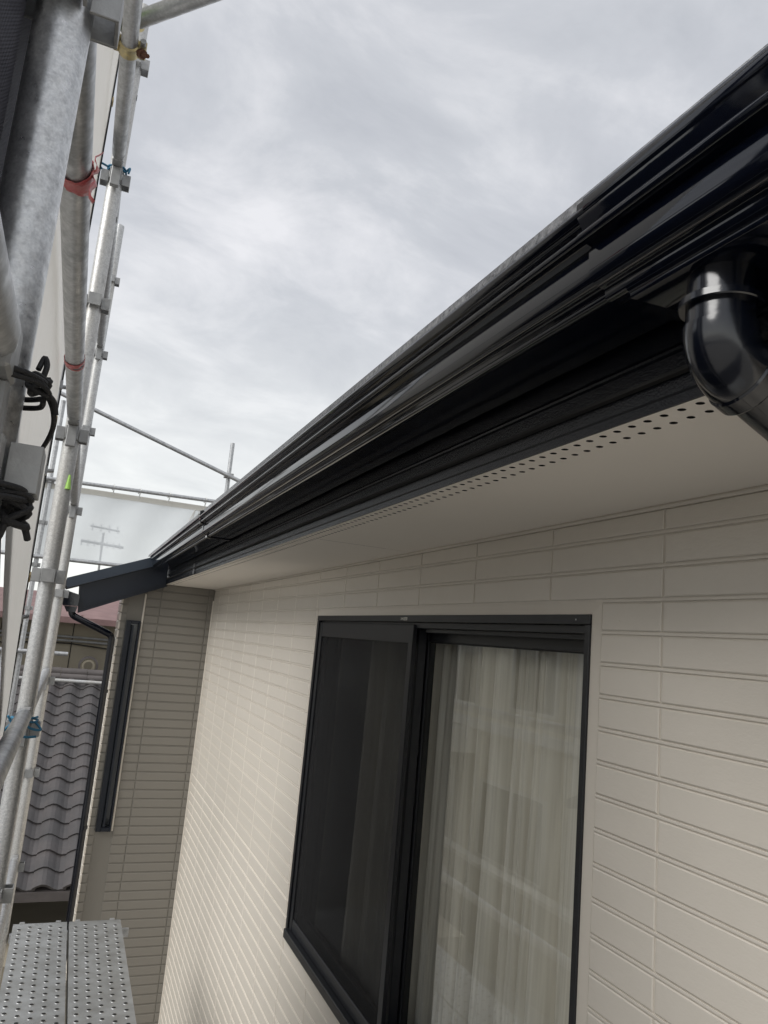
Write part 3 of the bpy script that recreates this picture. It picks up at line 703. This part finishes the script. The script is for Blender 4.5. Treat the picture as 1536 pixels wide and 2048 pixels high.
bm = bmesh.new(); tube(bm, [(PXs+.030, cy-.01, 1.480), (PXs+.050, cy-.045, 1.452)], .0055, 12); tube(bm, [(PXs+.030, cy-.01, 1.480), (PXs+.038, cy-.023, 1.470)], .0125, 6); finish('clamp_bolt', bm, MT['rust'], cp)
obox('eye_plate', MT['green'], cp, PXs-.046, PXs-.030, cy-.10, cy+.02, 1.53, 1.575, bev=.002)
# spray marks and small outside clamps
bm = bmesh.new(); tube(bm, [(PXs+.0135, PYs[1]-.0222, .385), (PXs+.0135, PYs[1]-.0226, .43)], .004, 10, rs=[.009, .003]); finish('paint_mark', bm, MT['green'], pF)
for (y, z) in ((2.30, .66), (2.28, .40), (2.30, -.02)):
    c2 = sub('clamp', (-.150, y, z), scf)
    ring('clamp_band', (-.152, y, z), (0, 0, 1), .017, .03, .005, MT['galv_cast'], c2)
    bm = bmesh.new(); tube(bm, [(-.152, y+.02, z), (-.120, y+.05, z+.01)], .006, 10); finish('clamp_bolt', bm, MT['galv_cast'], c2)
bm = bmesh.new(); tube(bm, [(-.152, 2.31, -1.3), (-.152, 2.30, .75)], .0165, 20); finish('outer_tube', bm, MT['galv'], scf)
# wooden-free steel deck below the camera
for i in range(2):
    dk = sub('deck_plank', (.02+.25*i, 2.5, -1.50), scf)
    for (ya, yb) in ((-1.10, .66), (.70, 2.47), (2.51, 4.28)):
        x0 = -.05+.255*i
        bm = bmesh.new(); box(bm, x0, x0+.245, ya, yb, -1.510, -1.500); box(bm, x0, x0+.004, ya, yb, -1.55, -1.5101); box(bm, x0+.241, x0+.245, ya, yb, -1.55, -1.5101)
        finish('deck_sheet', bm, MT['deck'], dk, smooth=False)
        if yb > 2.4:
            hb = bmesh.new()
            for a in range(int((yb-ya)/.055)):
                for b_ in range(5):
                    cx_ = x0+.03+.0463*b_; cy_ = ya+.04+.055*a+(.0275 if b_ % 2 else 0)
                    if cy_ > yb-.03: continue
                    tube(hb, [(cx_, cy_, -1.5000), (cx_, cy_, -1.4975)], .010, 10, caps=False, rs=[.011, .0085])
                    hb.faces.new([hb.verts.new((cx_+.0083*math.cos(t*math.pi/5), cy_+.0083*math.sin(t*math.pi/5), -1.4984)) for t in range(10)]).material_index = 1
            ho = finish('anti_slip_holes', hb, MT['deck'], dk); ho.data.materials.append(MT['dark']); ho['kind'] = 'stuff'
        for xx in (x0+.04, x0+.205):
            for (yy, sg) in ((ya, -1), (yb, 1)):
                bm = bmesh.new(); box(bm, xx-.012, xx+.012, min(yy, yy+sg*.016), max(yy, yy+sg*.016), -1.53, -1.496, bev=.002); finish('end_hook', bm, MT['galv_cast'], dk, smooth=False)
for y in PYs:
    obox('deck_bracket', MT['galv'], scf, PXs+.03, .50, y-.012, y+.012, -1.59, -1.552)

# ---- tapes and cords tied on
def tape(name, y, zc, x, r, wd, amp, label, seed, tail=0):
    rnd = random.Random(seed); bm = bmesh.new(); n = 40; rows = []
    for i in range(n+1):
        a = 2*math.pi*i/n; row = []
        for j in range(5):
            s = (j/4-.5)*wd*(1+.35*math.sin(a*2+seed)); rr = r+.0012+amp*abs(math.sin(a*5+j*1.3+seed))*.5+amp*.3*rnd.random()
            row.append(bm.verts.new((x+rr*math.cos(a), y+s+.006*math.sin(a+seed), zc+rr*math.sin(a))))
        rows.append(row)
    for p, q in zip(rows, rows[1:]):
        for k in range(4): bm.faces.new((p[k], p[k+1], q[k+1], q[k]))
    if tail:
        for (da, l) in ((-.3, .055), (.25, .04)):
            pr_ = None
            for j in range(7):
                t = j/6; c = Vector((x+r*.95+.010*t+.004*math.sin(t*7), y-.010+da*.02*t-.01*t, zc-.004+(-.045+.085*(da > 0))*t*l/.05))
                cur = [bm.verts.new(c+Vector((0, -.008+.003*math.sin(t*9), 0))), bm.verts.new(c+Vector((.004*math.sin(t*5), .008, .003)))]
                if pr_: bm.faces.new((pr_[0], pr_[1], cur[1], cur[0]))
                pr_ = cur
    o = finish(name, bm, MT['tape'], None, angle=60); md = o.modifiers.new('thick', 'SOLIDIFY'); md.thickness = .0005
    tag(o, label, 'tape', 'pink tapes round the long rail')
tape('pink_tape', 1.045, .605, PXs, .0213, .040, .0035, 'crumpled pink tape with loose ends wrapped round the near half of the long rail', 2, tail=1)
tape('pink_tape', 1.860, .605, PXs, .0213, .020, .0018, 'thin pink tape band wrapped near the far end of the long rail', 5)
tape('pink_tape', 1.882, .605, PXs, .0213, .010, .0016, 'second narrower pink tape ring just behind the thin band on the long rail', 8)
def cord(name, loops, r, m, label, cat, seed=1):
    rnd = random.Random(seed); bm = bmesh.new()
    for L_ in loops:
        pts = [Vector(p) for p in L_]; sm = []
        for i in range(len(pts)-1):
            p0 = pts[max(i-1, 0)]; p1 = pts[i]; p2_ = pts[i+1]; p3_ = pts[min(i+2, len(pts)-1)]
            for k in range(6):
                t = k/6; sm.append(.5*((2*p1)+(-p0+p2_)*t+(2*p0-5*p1+4*p2_-p3_)*t*t+(-p0+3*p1-3*p2_+p3_)*t**3))
        sm.append(pts[-1]); tube(bm, sm, r, 8)
    o = finish(name, bm, MT[m], None); tag(o, label, cat, 'cords tied round the scaffold posts'); return o
def wrap(x, y, z, rx, ry, turns, pitch, seed):
    rnd = random.Random(seed); return [(x+rx*math.cos(a)*(1+rnd.uniform(-.05, .1)), y+ry*math.sin(a)*(1+rnd.uniform(-.05, .1)), z+pitch*a/(2*math.pi)+rnd.uniform(-.002, .002)) for a in [2*math.pi*turns*i/(12*turns) for i in range(int(12*turns)+1)]]
PB = PYs[0]
def knot(cx, cy_, cz, r, n, seed):
    rn = random.Random(seed); return [(cx+r*math.cos(i*2.1+rn.uniform(-.3, .3)), cy_+r*.8*math.sin(i*2.1), cz+r*.9*math.sin(i*1.37+1)) for i in range(n)]
cord('black_cord', [wrap(PXs, PB-.012, .176, .040, .044, 2, .006, 3), knot(-.056, .662, .186, .0085, 12, 2), [(-.054, .662, .190), (-.052, .664, .204), (-.055, .668, .212), (-.058, .664, .200)],
     [(-.052, .665, .186), (-.044, .69, .176), (-.044, .74, .170), (-.055, .82, .166), (-.072, .92, .165), (-.095, 1.04, .163)],
     [(-.050, .665, .182), (-.043, .675, .178), (-.040, .680, .168)]], .0024, 'cord', 'knotted black cord lashed above the big near pocket, one end reaching the white sheet', 'cord', 3)
cord('black_cord', [wrap(PXs, PB-.012, .082, .040, .046, 3, .0045, 5), knot(-.056, .655, .076, .011, 16, 4), [(-.060, .650, .072), (-.064, .650, .055), (-.070, .65, .050), (-.074, .652, .060), (-.070, .655, .072)],
     [(-.050, .655, .072), (-.046, .660, .064), (-.044, .665, .058)]], .0027, 'cord', 'bunched black cord tied below the big near pocket', 'cord', 7)
cord('blue_cord', [wrap(PXs, PYs[1]-.002, 1.474, .028, .028, 2, .008, 2), [(-.12, 2.465, 1.478), (-.15, 2.44, 1.470), (-.135, 2.46, 1.46)], [(-.062, 2.47, 1.478), (-.05, 2.46, 1.49), (-.052, 2.45, 1.465)]], .0035, 'bluecord', 'blue string tied round the post at the top corner of the white sheet', 'string')
cord('blue_cord', [wrap(PXs, PYs[1]-.01, -.32, .034, .034, 2, .01, 2), [(-.06, 2.46, -.31), (-.04, 2.44, -.33), (-.07, 2.43, -.325), (-.10, 2.42, -.30), (-.135, 2.38, -.33)], [(-.13, 2.40, -.29), (-.09, 2.42, -.345), (-.05, 2.44, -.35)]], .0035, 'bluecord', 'blue string tied round the post at the bottom corner of the white sheet', 'string')

# ---- protective sheets
def sheet(name, m, P, z0, z1, ny, nz_, wav, seed, label, cat, hem=None, grommets=()):
    """P(u) -> (x,y) along the sheet, z between z0 and z1"""
    rnd = random.Random(seed); k = [(rnd.uniform(2, 9), rnd.uniform(1, 5), rnd.uniform(0, 6)) for _ in range(5)]
    def pos(u, v):
        z = z0+(z1-z0)*v; x, y = P(u, z)
        d = sum(math.sin(u*a*1.7+v*b*2.1+c) for a, b, c in k)/5*wav
        return Vector((x+d, y, z))
    bm = bmesh.new(); rows = [[bm.verts.new(pos(i/ny, j/nz_)) for i in range(ny+1)] for j in range(nz_+1)]
    for a, b in zip(rows, rows[1:]):
        for i in range(ny): bm.faces.new((a[i], a[i+1], b[i+1], b[i]))
    o = finish(name, bm, MT[m], None, angle=180); md = o.modifiers.new('thick', 'SOLIDIFY'); md.thickness = .0008
    tag(o, label, cat)
    if hem:
        u0, u1 = hem; bm = bmesh.new(); pr_ = None
        for j in range(nz_*2+1):
            v = j/(nz_*2); cur = [bm.verts.new(pos(u, v)+Vector((.0025, 0, 0))) for u in (u0, (u0+u1)/2, u1)]
            cur[1].co.x += .002
            if pr_:
                bm.faces.new((pr_[0], pr_[1], cur[1], cur[0])); bm.faces.new((pr_[1], pr_[2], cur[2], cur[1]))
            pr_ = cur
        h = finish('hem', bm, MT['hem'], o); md = h.modifiers.new('thick', 'SOLIDIFY'); md.thickness = .0008
        for s in (0.0, .5, 1.0):
            u = u0+(u1-u0)*(.1+.4*s); bm = bmesh.new(); tube(bm, [pos(u, j/60)+Vector((.0035+.002*s, 0, 0)) for j in range(61)], .0009, 6); finish('stitching', bm, MT['gasket'], o)
        for zg in grommets:
            v = (zg-z0)/(z1-z0); u = (u0+u1)/2; c = pos(u, v)+Vector((.006, 0, 0))
            bm = bmesh.new(); n = 22; rs_ = []
            for i in range(n+1):
                a = 2*math.pi*i/n
                rs_.append([bm.verts.new(c+Vector((dx, rr*math.cos(a), rr*math.sin(a)))) for rr, dx in ((.008, -.001), (.0095, .0025), (.0145, .0025), (.016, -.001))])
            for p, q in zip(rs_, rs_[1:]):
                for kk in range(3): bm.faces.new((p[kk], p[kk+1], q[kk+1], q[kk]))
            finish('grommet', bm, MT['brass'], o)
            bm = bmesh.new(); tube(bm, [c+Vector((-.0012, 0, 0)), c+Vector((.0004, 0, 0))], .0085, 16); finish('eyelet_hole', bm, MT['dark'], o)
    return o
# white sheet: from behind the near post to just short of the second post
sheet('white_sheet', 'sheet', lambda u, z: (-.112-.026*u, (lambda a: a+(2.37-a)*u)(1.02+.85*max(0, min(1, (.36-z)/.6))**1.4)), -1.9, 2.05, 60, 90, .008, 4,
      'white plastic scaffold sheet with dark eyelets hanging outside the rails up to the second post', 'sheet', hem=(.945, .998), grommets=(-.82, -.36, .10, .56, 1.02, 1.62))
# dark mesh in the near bay, hanging in deep folds
sheet('dark_mesh_sheet', 'dark_mesh', lambda u, z: (-.139-.006*math.sin(u*14), (lambda b: .57+(b-.57)*u)(1.14+.9*max(0, min(1, (.36-z)/.6)))), -1.9, .50, 60, 30, .006, 9,
      'dark woven mesh sheet hanging in folds behind the near post', 'sheet')
bm = bmesh.new(); rows = []
for j in range(40):
    z = .0+2.1*j/39
    rows.append([bm.verts.new((-.126-.006*math.sin(i*.7+.3)+.002*math.sin(j*.3+i), .56+.232*i/16+.012*math.sin(z*3), z)) for i in range(17)])
for a, b in zip(rows, rows[1:]):
    for i in range(16): bm.faces.new((a[i], a[i+1], b[i+1], b[i]))
o = finish('grey_mesh_sheet', bm, mesh_mat('slate_mesh_cloth', (.05, .05, .065), .10, 1700), None, angle=180); md = o.modifiers.new('thick', 'SOLIDIFY'); md.thickness = .001
tag(o, 'bunched slate grey mesh gathered at the top left beside the near post', 'sheet')

# ================================================================= FAR SCAFFOLD across the end of the house
YFS = 8.6
def fs(x8, z8): return x8*YFS/8, z8*YFS/8
far = thing('scaffold', (.6, YFS, ZG), 'far scaffold of thin tubes spanning behind the roof end under the clouds', 'scaffold')
def fpost(x, ztop, zs): return post(far, x, YFS, ztop, MT['galv'], zs)
px_, pz_ = fs(1.32, 2.02); fpost(px_, pz_, ())
obox('wedge_pocket', MT['galv_cast'], far, px_-.05, px_+.05, YFS-.05, YFS+.05, pz_-.42, pz_-.37, bev=.004)
fpost(fs(-.42, 0)[0], 2.3, (1.4, .95, .5, .05, -.4)); fpost(3.2, 2.3, (1.4, .95, .5))
for (a, b, r) in (((-.75, 1.315), (3.2, 1.375), .0213), ((-.75, .545), (3.2, .56), .0213), ((-.75, -.36), (.0, -.36), .0213)):
    x0, z0 = fs(*a); x1, z1 = fs(*b); otube('rail', MT['galv'], far, [(x0, YFS-.04, z0), (x1, YFS-.04, z1)], r, 16)
x0, z0 = fs(-.62, 2.24); x1, z1 = fs(1.9, 1.45); otube('brace', MT['galv'], far, [(x0, YFS-.09, z0), (x1, YFS-.09, z1)], .0235, 20)
bm = bmesh.new(); n = 60; m_ = 14; rows = []
xa, za = fs(-.75, 1.235); xb, zb = fs(3.2, 1.29)
for j in range(m_+1):
    rows.append([bm.verts.new((xa+(xb-xa)*i/n, YFS+.03+.012*math.sin(i*.9+j*.2), (za+(zb-za)*i/n)*(1-j/m_)+(.60*(j/m_)) - .006*math.sin(i*1.2))) for i in range(n+1)])
for a, b in zip(rows, rows[1:]):
    for i in range(n): bm.faces.new((a[i], a[i+1], b[i+1], b[i]))
ms_ = finish('grey_mesh_sheet', bm, MT['grey_mesh'], None, angle=180); tag(ms_, 'pale translucent mesh sheet stretched across the far scaffold in front of an aerial', 'sheet')
obox('top_hem', MT['whitewall'], ms_, xa, xb, YFS+.015, YFS+.022, za-.004, za+.055)
for f in (.10, .235, .30, .375, .47):
    x = xa+(xb-xa)*f; z = za+(zb-za)*f
    otube('tie', MT['white_frame'], ms_, [(x, YFS-.01, z+.01), (x+.01, YFS-.062, z+.10), (x, YFS-.04, z+.12), (x-.01, YFS-.01, z+.06)], .006, 6)
x = xa+(xb-xa)*.478
otube('loose_tie', MT['hem'], ms_, rounded([(fs(1.02, 0)[0], YFS-.01, fs(0, 1.24)[1]), (fs(.99, 0)[0], YFS-.02, fs(0, 1.08)[1]), (fs(1.03, 0)[0], YFS-.02, fs(0, .99)[1])], .05), .005, 6)
otube('loose_tie', MT['hem'], ms_, rounded([(fs(1.02, 0)[0], YFS-.012, fs(0, 1.24)[1]), (fs(.96, 0)[0], YFS-.02, fs(0, 1.08)[1]), (fs(.95, 0)[0], YFS-.02, fs(0, 1.02)[1])], .05), .005, 6)

# ---- aerial behind the mesh
def f12(x, z, Y=13.0): return (x*Y/8, Y, z*Y/8)
an = thing('tv_aerial', f12(.15, .55), 'thin television aerial with short crossbars seen through the pale mesh', 'aerial')
otube('mast', MT['galv_cast'], an, [f12(.165, .20), f12(.150, .86)], .018, 10)
for (xl, xr, z, r) in ((-.05, .36, .745, .022), (.02, .30, .905, .016)):
    otube('boom', MT['galv_cast'], an, [f12(xl, z+.01), f12(xr, z-.01)], r, 8)
for i in range(7):
    x = -.04+.06*i; otube('element', MT['galv_cast'], an, [(f12(x, .74)[0], 12.7, f12(0, .70)[2]), (f12(x, .74)[0], 13.25, f12(0, .785)[2])], .009, 6)
for i in range(4):
    x = .04+.08*i; otube('element', MT['galv_cast'], an, [(f12(x, .9)[0], 12.8, f12(0, .86)[2]), (f12(x, .9)[0], 13.2, f12(0, .955)[2])], .009, 6)

# ================================================================= NEIGHBOUR beyond the wing: tiled roof, beige wall, faded red roof
nb = thing('house', (-.4, 12.0, ZG), 'beige neighbouring house beyond the wing corner with grey brown clay tile lean-to roof', 'house')
YN = 11.6
def nn(x8, z8, Y): return x8*Y/8, z8*Y/8
obox('wall', MT['beige'], nb, -2.6, 4.5, YN+1.2, 18, ZG, .02)
obox('porch_wall', MT['beige'], nb, -2.45, 3.3, 7.6, YN+1.19, ZG, -3.0)
for z in (-.30, -.36): otube('wall_pipe', MT['galv_cast'], nb, [(-2.6, YN+1.15, z), (2.0, YN+1.15, z-.02)], .018, 8)
otube('wall_cable', MT['gasket'], nb, [(-2.6, YN+1.16, -.42)]+[(-2.0+.4*i, YN+1.16, -.45-.04*math.sin(i)) for i in range(8)], .01, 6)
for x in (-1.0, .02, 1.1): obox('wall_seam', MT['dark'], nb, x, x+.012, YN+1.192, YN+1.199, -1.2, 0)
# eave of its upper roof, faded red
bm = bmesh.new(); prism(bm, [(0, 0), (0, 1)], 0, 1) if False else None
vs = [(-3.0, YN+.75, -.02), (4.9, YN+.75, .02), (4.9, YN+3.2, .42), (-3.0, YN+3.2, .40)]
bm = bmesh.new(); a = [bm.verts.new(v) for v in vs]; b = [bm.verts.new((x, y, z-.09)) for x, y, z in vs]
bm.faces.new(a); bm.faces.new(b[::-1])
for k in range(4): bm.faces.new((a[k], a[(k+1) % 4], b[(k+1) % 4], b[k]))
rr_ = finish('roof', bm, MT['pink_roof'], nb, smooth=False)
for i in range(26):
    x = -2.9+.3*i; obox('roof_batten', MT['pink_roof'], nb, x, x+.03, YN+.74, YN+.80, -.03, .035) if i % 2 == 0 else None
# lean-to roof with separate S tiles
RX0, RY1, RZ1 = -2.4, YN, nn(0, -.60, YN)[1]
pt_ = math.radians(24); TW, TL = .268, .235
def tile3d():
    bm = bmesh.new(); nU = 8; rows = []
    prof_ = [(i/nU*(TW+.03), .032*math.sin(math.pi*2*min(i/nU*1.05, 1)-.4)) for i in range(nU+1)]
    for (v, lift) in ((0, .020), (TL+.04, 0)):
        rows.append([bm.verts.new((u, v, h+lift)) for u, h in prof_])
    low = [bm.verts.new((u, 0, h+.020-.022)) for u, h in prof_]
    for i in range(nU):
        bm.faces.new((rows[0][i], rows[0][i+1], rows[1][i+1], rows[1][i])); bm.faces.new((low[i], low[i+1], rows[0][i+1], rows[0][i]))
    bmesh.ops.recalc_face_normals(bm, faces=bm.faces)
    me = bpy.data.meshes.new('roof_tile'); bm.to_mesh(me); bm.free(); me.materials.append(MT['rooftile'])
    for p in me.polygons: p.use_smooth = False
    return me
TM = tile3d()
NR, NC = 17, 17
und = bmesh.new()
ylo = RY1-NR*TL*math.cos(pt_); zlo = RZ1-NR*TL*math.sin(pt_)
vs = [(RX0, ylo, zlo-.03), (RX0+NC*TW, ylo, zlo-.03), (RX0+NC*TW, RY1, RZ1-.03), (RX0, RY1, RZ1-.03)]
a = [und.verts.new(v) for v in vs]; b = [und.verts.new((x, y, z-.08)) for x, y, z in vs]
und.faces.new(a); und.faces.new(b[::-1])
for k in range(4): und.faces.new((a[k], a[(k+1) % 4], b[(k+1) % 4], b[k]))
lt = finish('lean_to_roof', und, MT['ridge'], nb, smooth=False)
Rt = Matrix.Rotation(pt_, 4, 'X')
for r_ in range(NR):
    for c_ in range(NC):
        o = bpy.data.objects.new('roof_tile', TM); col.objects.link(o); o.parent = lt; o.matrix_parent_inverse = Matrix.Identity(4)
        o.matrix_basis = Matrix.Translation((RX0+c_*TW+random.uniform(-.003, .003), ylo+r_*TL*math.cos(pt_), zlo+r_*TL*math.sin(pt_)+random.uniform(0, .004))) @ Rt @ Matrix.Rotation(random.uniform(-.006, .006), 4, 'Z')
for (y, z, r) in ((RY1+.02, RZ1+.02, .055), (RY1+.10, RZ1+.09, .06)):
    for i in range(14):
        x = RX0-.1+.35*i; otube('ridge_tile', MT['ridge'], lt, [(x, y, z), (x+.345, y, z+.004)], r, 12)
otube('ridge_pipe', MT['galv_old'], lt, [(RX0, RY1-.16, RZ1-.00), (RX0+4.6, RY1-.16, RZ1-.02)], .026, 12)
# hose reel and planter in front of the wall
hx, hz_ = nn(.20, -.46, YN+.9)
rl = thing('hose_reel', (hx, YN+.9, hz_-.2), 'dusty hose reel standing on the ledge before the beige neighbour wall', 'hose reel')
for (r, m_) in ((.155, 'ridge'), (.105, 'beige')): ring('reel_rim' if r > .12 else 'reel_core', (hx, YN+.9, hz_), (0, 1, 0), r-.04, .10, .03, MT[m_], rl)
obox('reel_stand', MT['ridge'], rl, hx-.12, hx+.12, YN+.86, YN+.94, hz_-.26, hz_-.15)
obox('ledge', MT['ridge'], nb, -2.6, 2.2, YN+.22, YN+1.19, ZG+.1, hz_-.262)
bm = bmesh.new(); rnd = random.Random(3)
for i in range(260):
    c = Vector((hx-.62+rnd.gauss(0, .22), YN+.75+rnd.uniform(-.1, .1), hz_-.25+abs(rnd.gauss(0, .055))))
    d = Vector((rnd.uniform(-1, 1), rnd.uniform(-1, 1), rnd.uniform(.2, 1))).normalized()*.05; s = d.orthogonal().normalized()*.014
    bm.faces.new([bm.verts.new(c-s), bm.verts.new(c+s), bm.verts.new(c+d+s*.4), bm.verts.new(c+d-s*.4)])
tag(finish('potted_plant', bm, MT['leaf'], None, smooth=False), 'low green plant growing on the ledge left of the hose reel', 'plant')

# ================================================================= HOUSES across the lane (seen in the window pane)
def hwin(parent, ax, c0, c1, z0, z1, pos, depth=.06, name='window'):
    """window on a wall plane: ax 'y' -> wall faces -y at y=pos, spans x; ax 'x' -> wall faces +x at x=pos, spans y"""
    def B(bm, a0, a1, b0, b1, d0, d1):
        if ax == 'y': box(bm, a0, a1, pos-d1, pos-d0, b0, b1)
        else: box(bm, pos+d0, pos+d1, a0, a1, b0, b1)
    t = .05; bm = bmesh.new()
    B(bm, c0-t, c0, z0-t, z1+t, .002, depth); B(bm, c1, c1+t, z0-t, z1+t, .002, depth); B(bm, c0, c1, z1, z1+t, .002, depth); B(bm, c0, c1, z0-t, z0, .002, depth); B(bm, (c0+c1)/2-.02, (c0+c1)/2+.02, z0, z1, .002, depth*.8)
    f = finish(name, bm, MT['white_frame'], parent, smooth=False)
    bm = bmesh.new(); B(bm, c0, c1, z0, z1, .002, .02); finish('pane', bm, MT['house_glass'], f, smooth=False)
def gable_roof(parent, x0, x1, y0, y1, z, h, ov, m, ridge='y'):
    bm = bmesh.new(); cx_ = (x0+x1)/2; cy_ = (y0+y1)/2; t = .12
    if ridge == 'y': prism(bm, [(x0-ov, z-h*ov/((x1-x0)/2)), (cx_, z+h), (x1+ov, z-h*ov/((x1-x0)/2)), (x1+ov, z-h*ov/((x1-x0)/2)+t), (cx_, z+h+t), (x0-ov, z-h*ov/((x1-x0)/2)+t)], y0-ov, y1+ov)
    else:
        pr_ = [(y0-ov, z-h*ov/((y1-y0)/2)), (cy_, z+h), (y1+ov, z-h*ov/((y1-y0)/2)), (y1+ov, z-h*ov/((y1-y0)/2)+t), (cy_, z+h+t), (y0-ov, z-h*ov/((y1-y0)/2)+t)]
        a = [bm.verts.new((x0-ov, p[0], p[1])) for p in pr_]; b = [bm.verts.new((x1+ov, p[0], p[1])) for p in pr_]
        for k in range(6): bm.faces.new((a[k], a[(k+1) % 6], b[(k+1) % 6], b[k]))
        bm.faces.new(a[::-1]); bm.faces.new(b)
    finish('roof', bm, m, parent, smooth=False)
h1 = thing('house', (-8.0, 13.0, ZG), 'two storey cream house across the lane seen only as a reflection in the pane', 'house')
obox('wall', MT['cream'], h1, -12, -5.2, 9.2, 17, ZG, .85)
gable_roof(h1, -12, -5.2, 9.2, 17, .85, 1.6, .5, MT['darkroof'], 'x')
hwin(h1, 'x', 10.0, 11.2, -.85, .15, -5.2); hwin(h1, 'x', 12.4, 14.0, -.9, .2, -5.2); hwin(h1, 'x', 15.0, 16.2, -.7, .15, -5.2)
hwin(h1, 'x', 10.2, 12.0, -3.4, -2.2, -5.2); hwin(h1, 'x', 13.2, 14.6, -3.5, -2.2, -5.2); hwin(h1, 'y', -9.5, -8, -.8, .2, 9.2)
obox('band', MT['white_frame'], h1, -5.2, -5.05, 9.0, 17.2, -1.32, -1.16)
obox('balcony', MT['whitewall'], h1, -5.19, -4.3, 12.2, 16.0, -1.75, -1.35); obox('balcony_rail', MT['white_frame'], h1, -4.33, -4.30, 12.2, 16.0, -1.10, -1.04)
for i in range(14): obox('baluster', MT['white_frame'], h1, -4.325, -4.305, 12.25+.28*i, 12.28+.28*i, -1.35, -1.10)
otube('downpipe', MT['white_frame'], h1, [(-5.12, 9.35, .7), (-5.12, 9.35, ZG)], .045, 12)
h2 = thing('house', (-7.0, 6.0, ZG), 'low white house with dark roof across the lane seen only as a reflection', 'house')
obox('wall', MT['whitewall'], h2, -10, -5.0, 3.2, 8.2, ZG, -1.7)
gable_roof(h2, -10, -5.0, 3.2, 8.2, -1.7, 1.1, .5, MT['darkroof'], 'x')
hwin(h2, 'x', 4.2, 5.4, -3.4, -2.4, -5.0); hwin(h2, 'x', 6.3, 7.5, -3.4, -2.4, -5.0)
h3 = thing('house', (-9.0, 22.0, ZG), 'white two storey house further down the lane seen only as a reflection', 'house')
obox('wall', MT['whitewall'], h3, -14, -5.6, 19.0, 27, ZG, 1.4)
gable_roof(h3, -14, -5.6, 19, 27, 1.4, 1.8, .6, MT['darkroof'], 'x')
for y in (19.8, 22.2, 24.6): hwin(h3, 'x', y, y+1.4, -.6, .6, -5.6); hwin(h3, 'x', y, y+1.4, -3.3, -2.1, -5.6)
hwin(h3, 'y', -8.2, -6.6, -.6, .6, 19.0)
bw = thing('boundary_wall', (-4.2, 12, ZG), 'grey block wall along the lane seen only as a reflection', 'wall')
obox('wall', MT['beige'], bw, -4.35, -4.2, 2.0, 26.0, ZG, ZG+1.2); obox('coping', MT['whitewall'], bw, -4.38, -4.17, 2.0, 26.0, ZG+1.2, ZG+1.26)

# a bird far off under the clouds
bd = thing('bird', (-4.27, 60, 39.5), 'tiny dark bird gliding far off in the cloudy sky', 'bird')
bx_, by_, bz_ = -4.27, 60, 39.5
otube('body', MT['dark'], bd, [(bx_-.12, by_, bz_), (bx_-.03, by_, bz_+.01), (bx_+.08, by_, bz_), (bx_+.15, by_, bz_-.01)], .04, 8, rs=[.005, .04, .035, .005])
for sgn in (-1, 1):
    bm = bmesh.new(); P_ = [(bx_-.04, by_, bz_), (bx_+.05, by_, bz_), (bx_+.02, by_+.1*sgn, bz_+.09), (bx_+.06+.12*sgn, by_+.15*sgn, bz_+.07), (bx_-.01, by_+.1*sgn, bz_+.10)]
    a = [bm.verts.new(p) for p in P_]; b = [bm.verts.new((p[0], p[1], p[2]-.008)) for p in P_]
    for f in ((0, 1, 2, 4), (2, 3, 4)): bm.faces.new([a[i] for i in f]); bm.faces.new([b[i] for i in reversed(f)])
    finish('wing', bm, MT['dark'], bd, smooth=False)

for o in bpy.data.objects:
    if 'base' in o: del o['base']
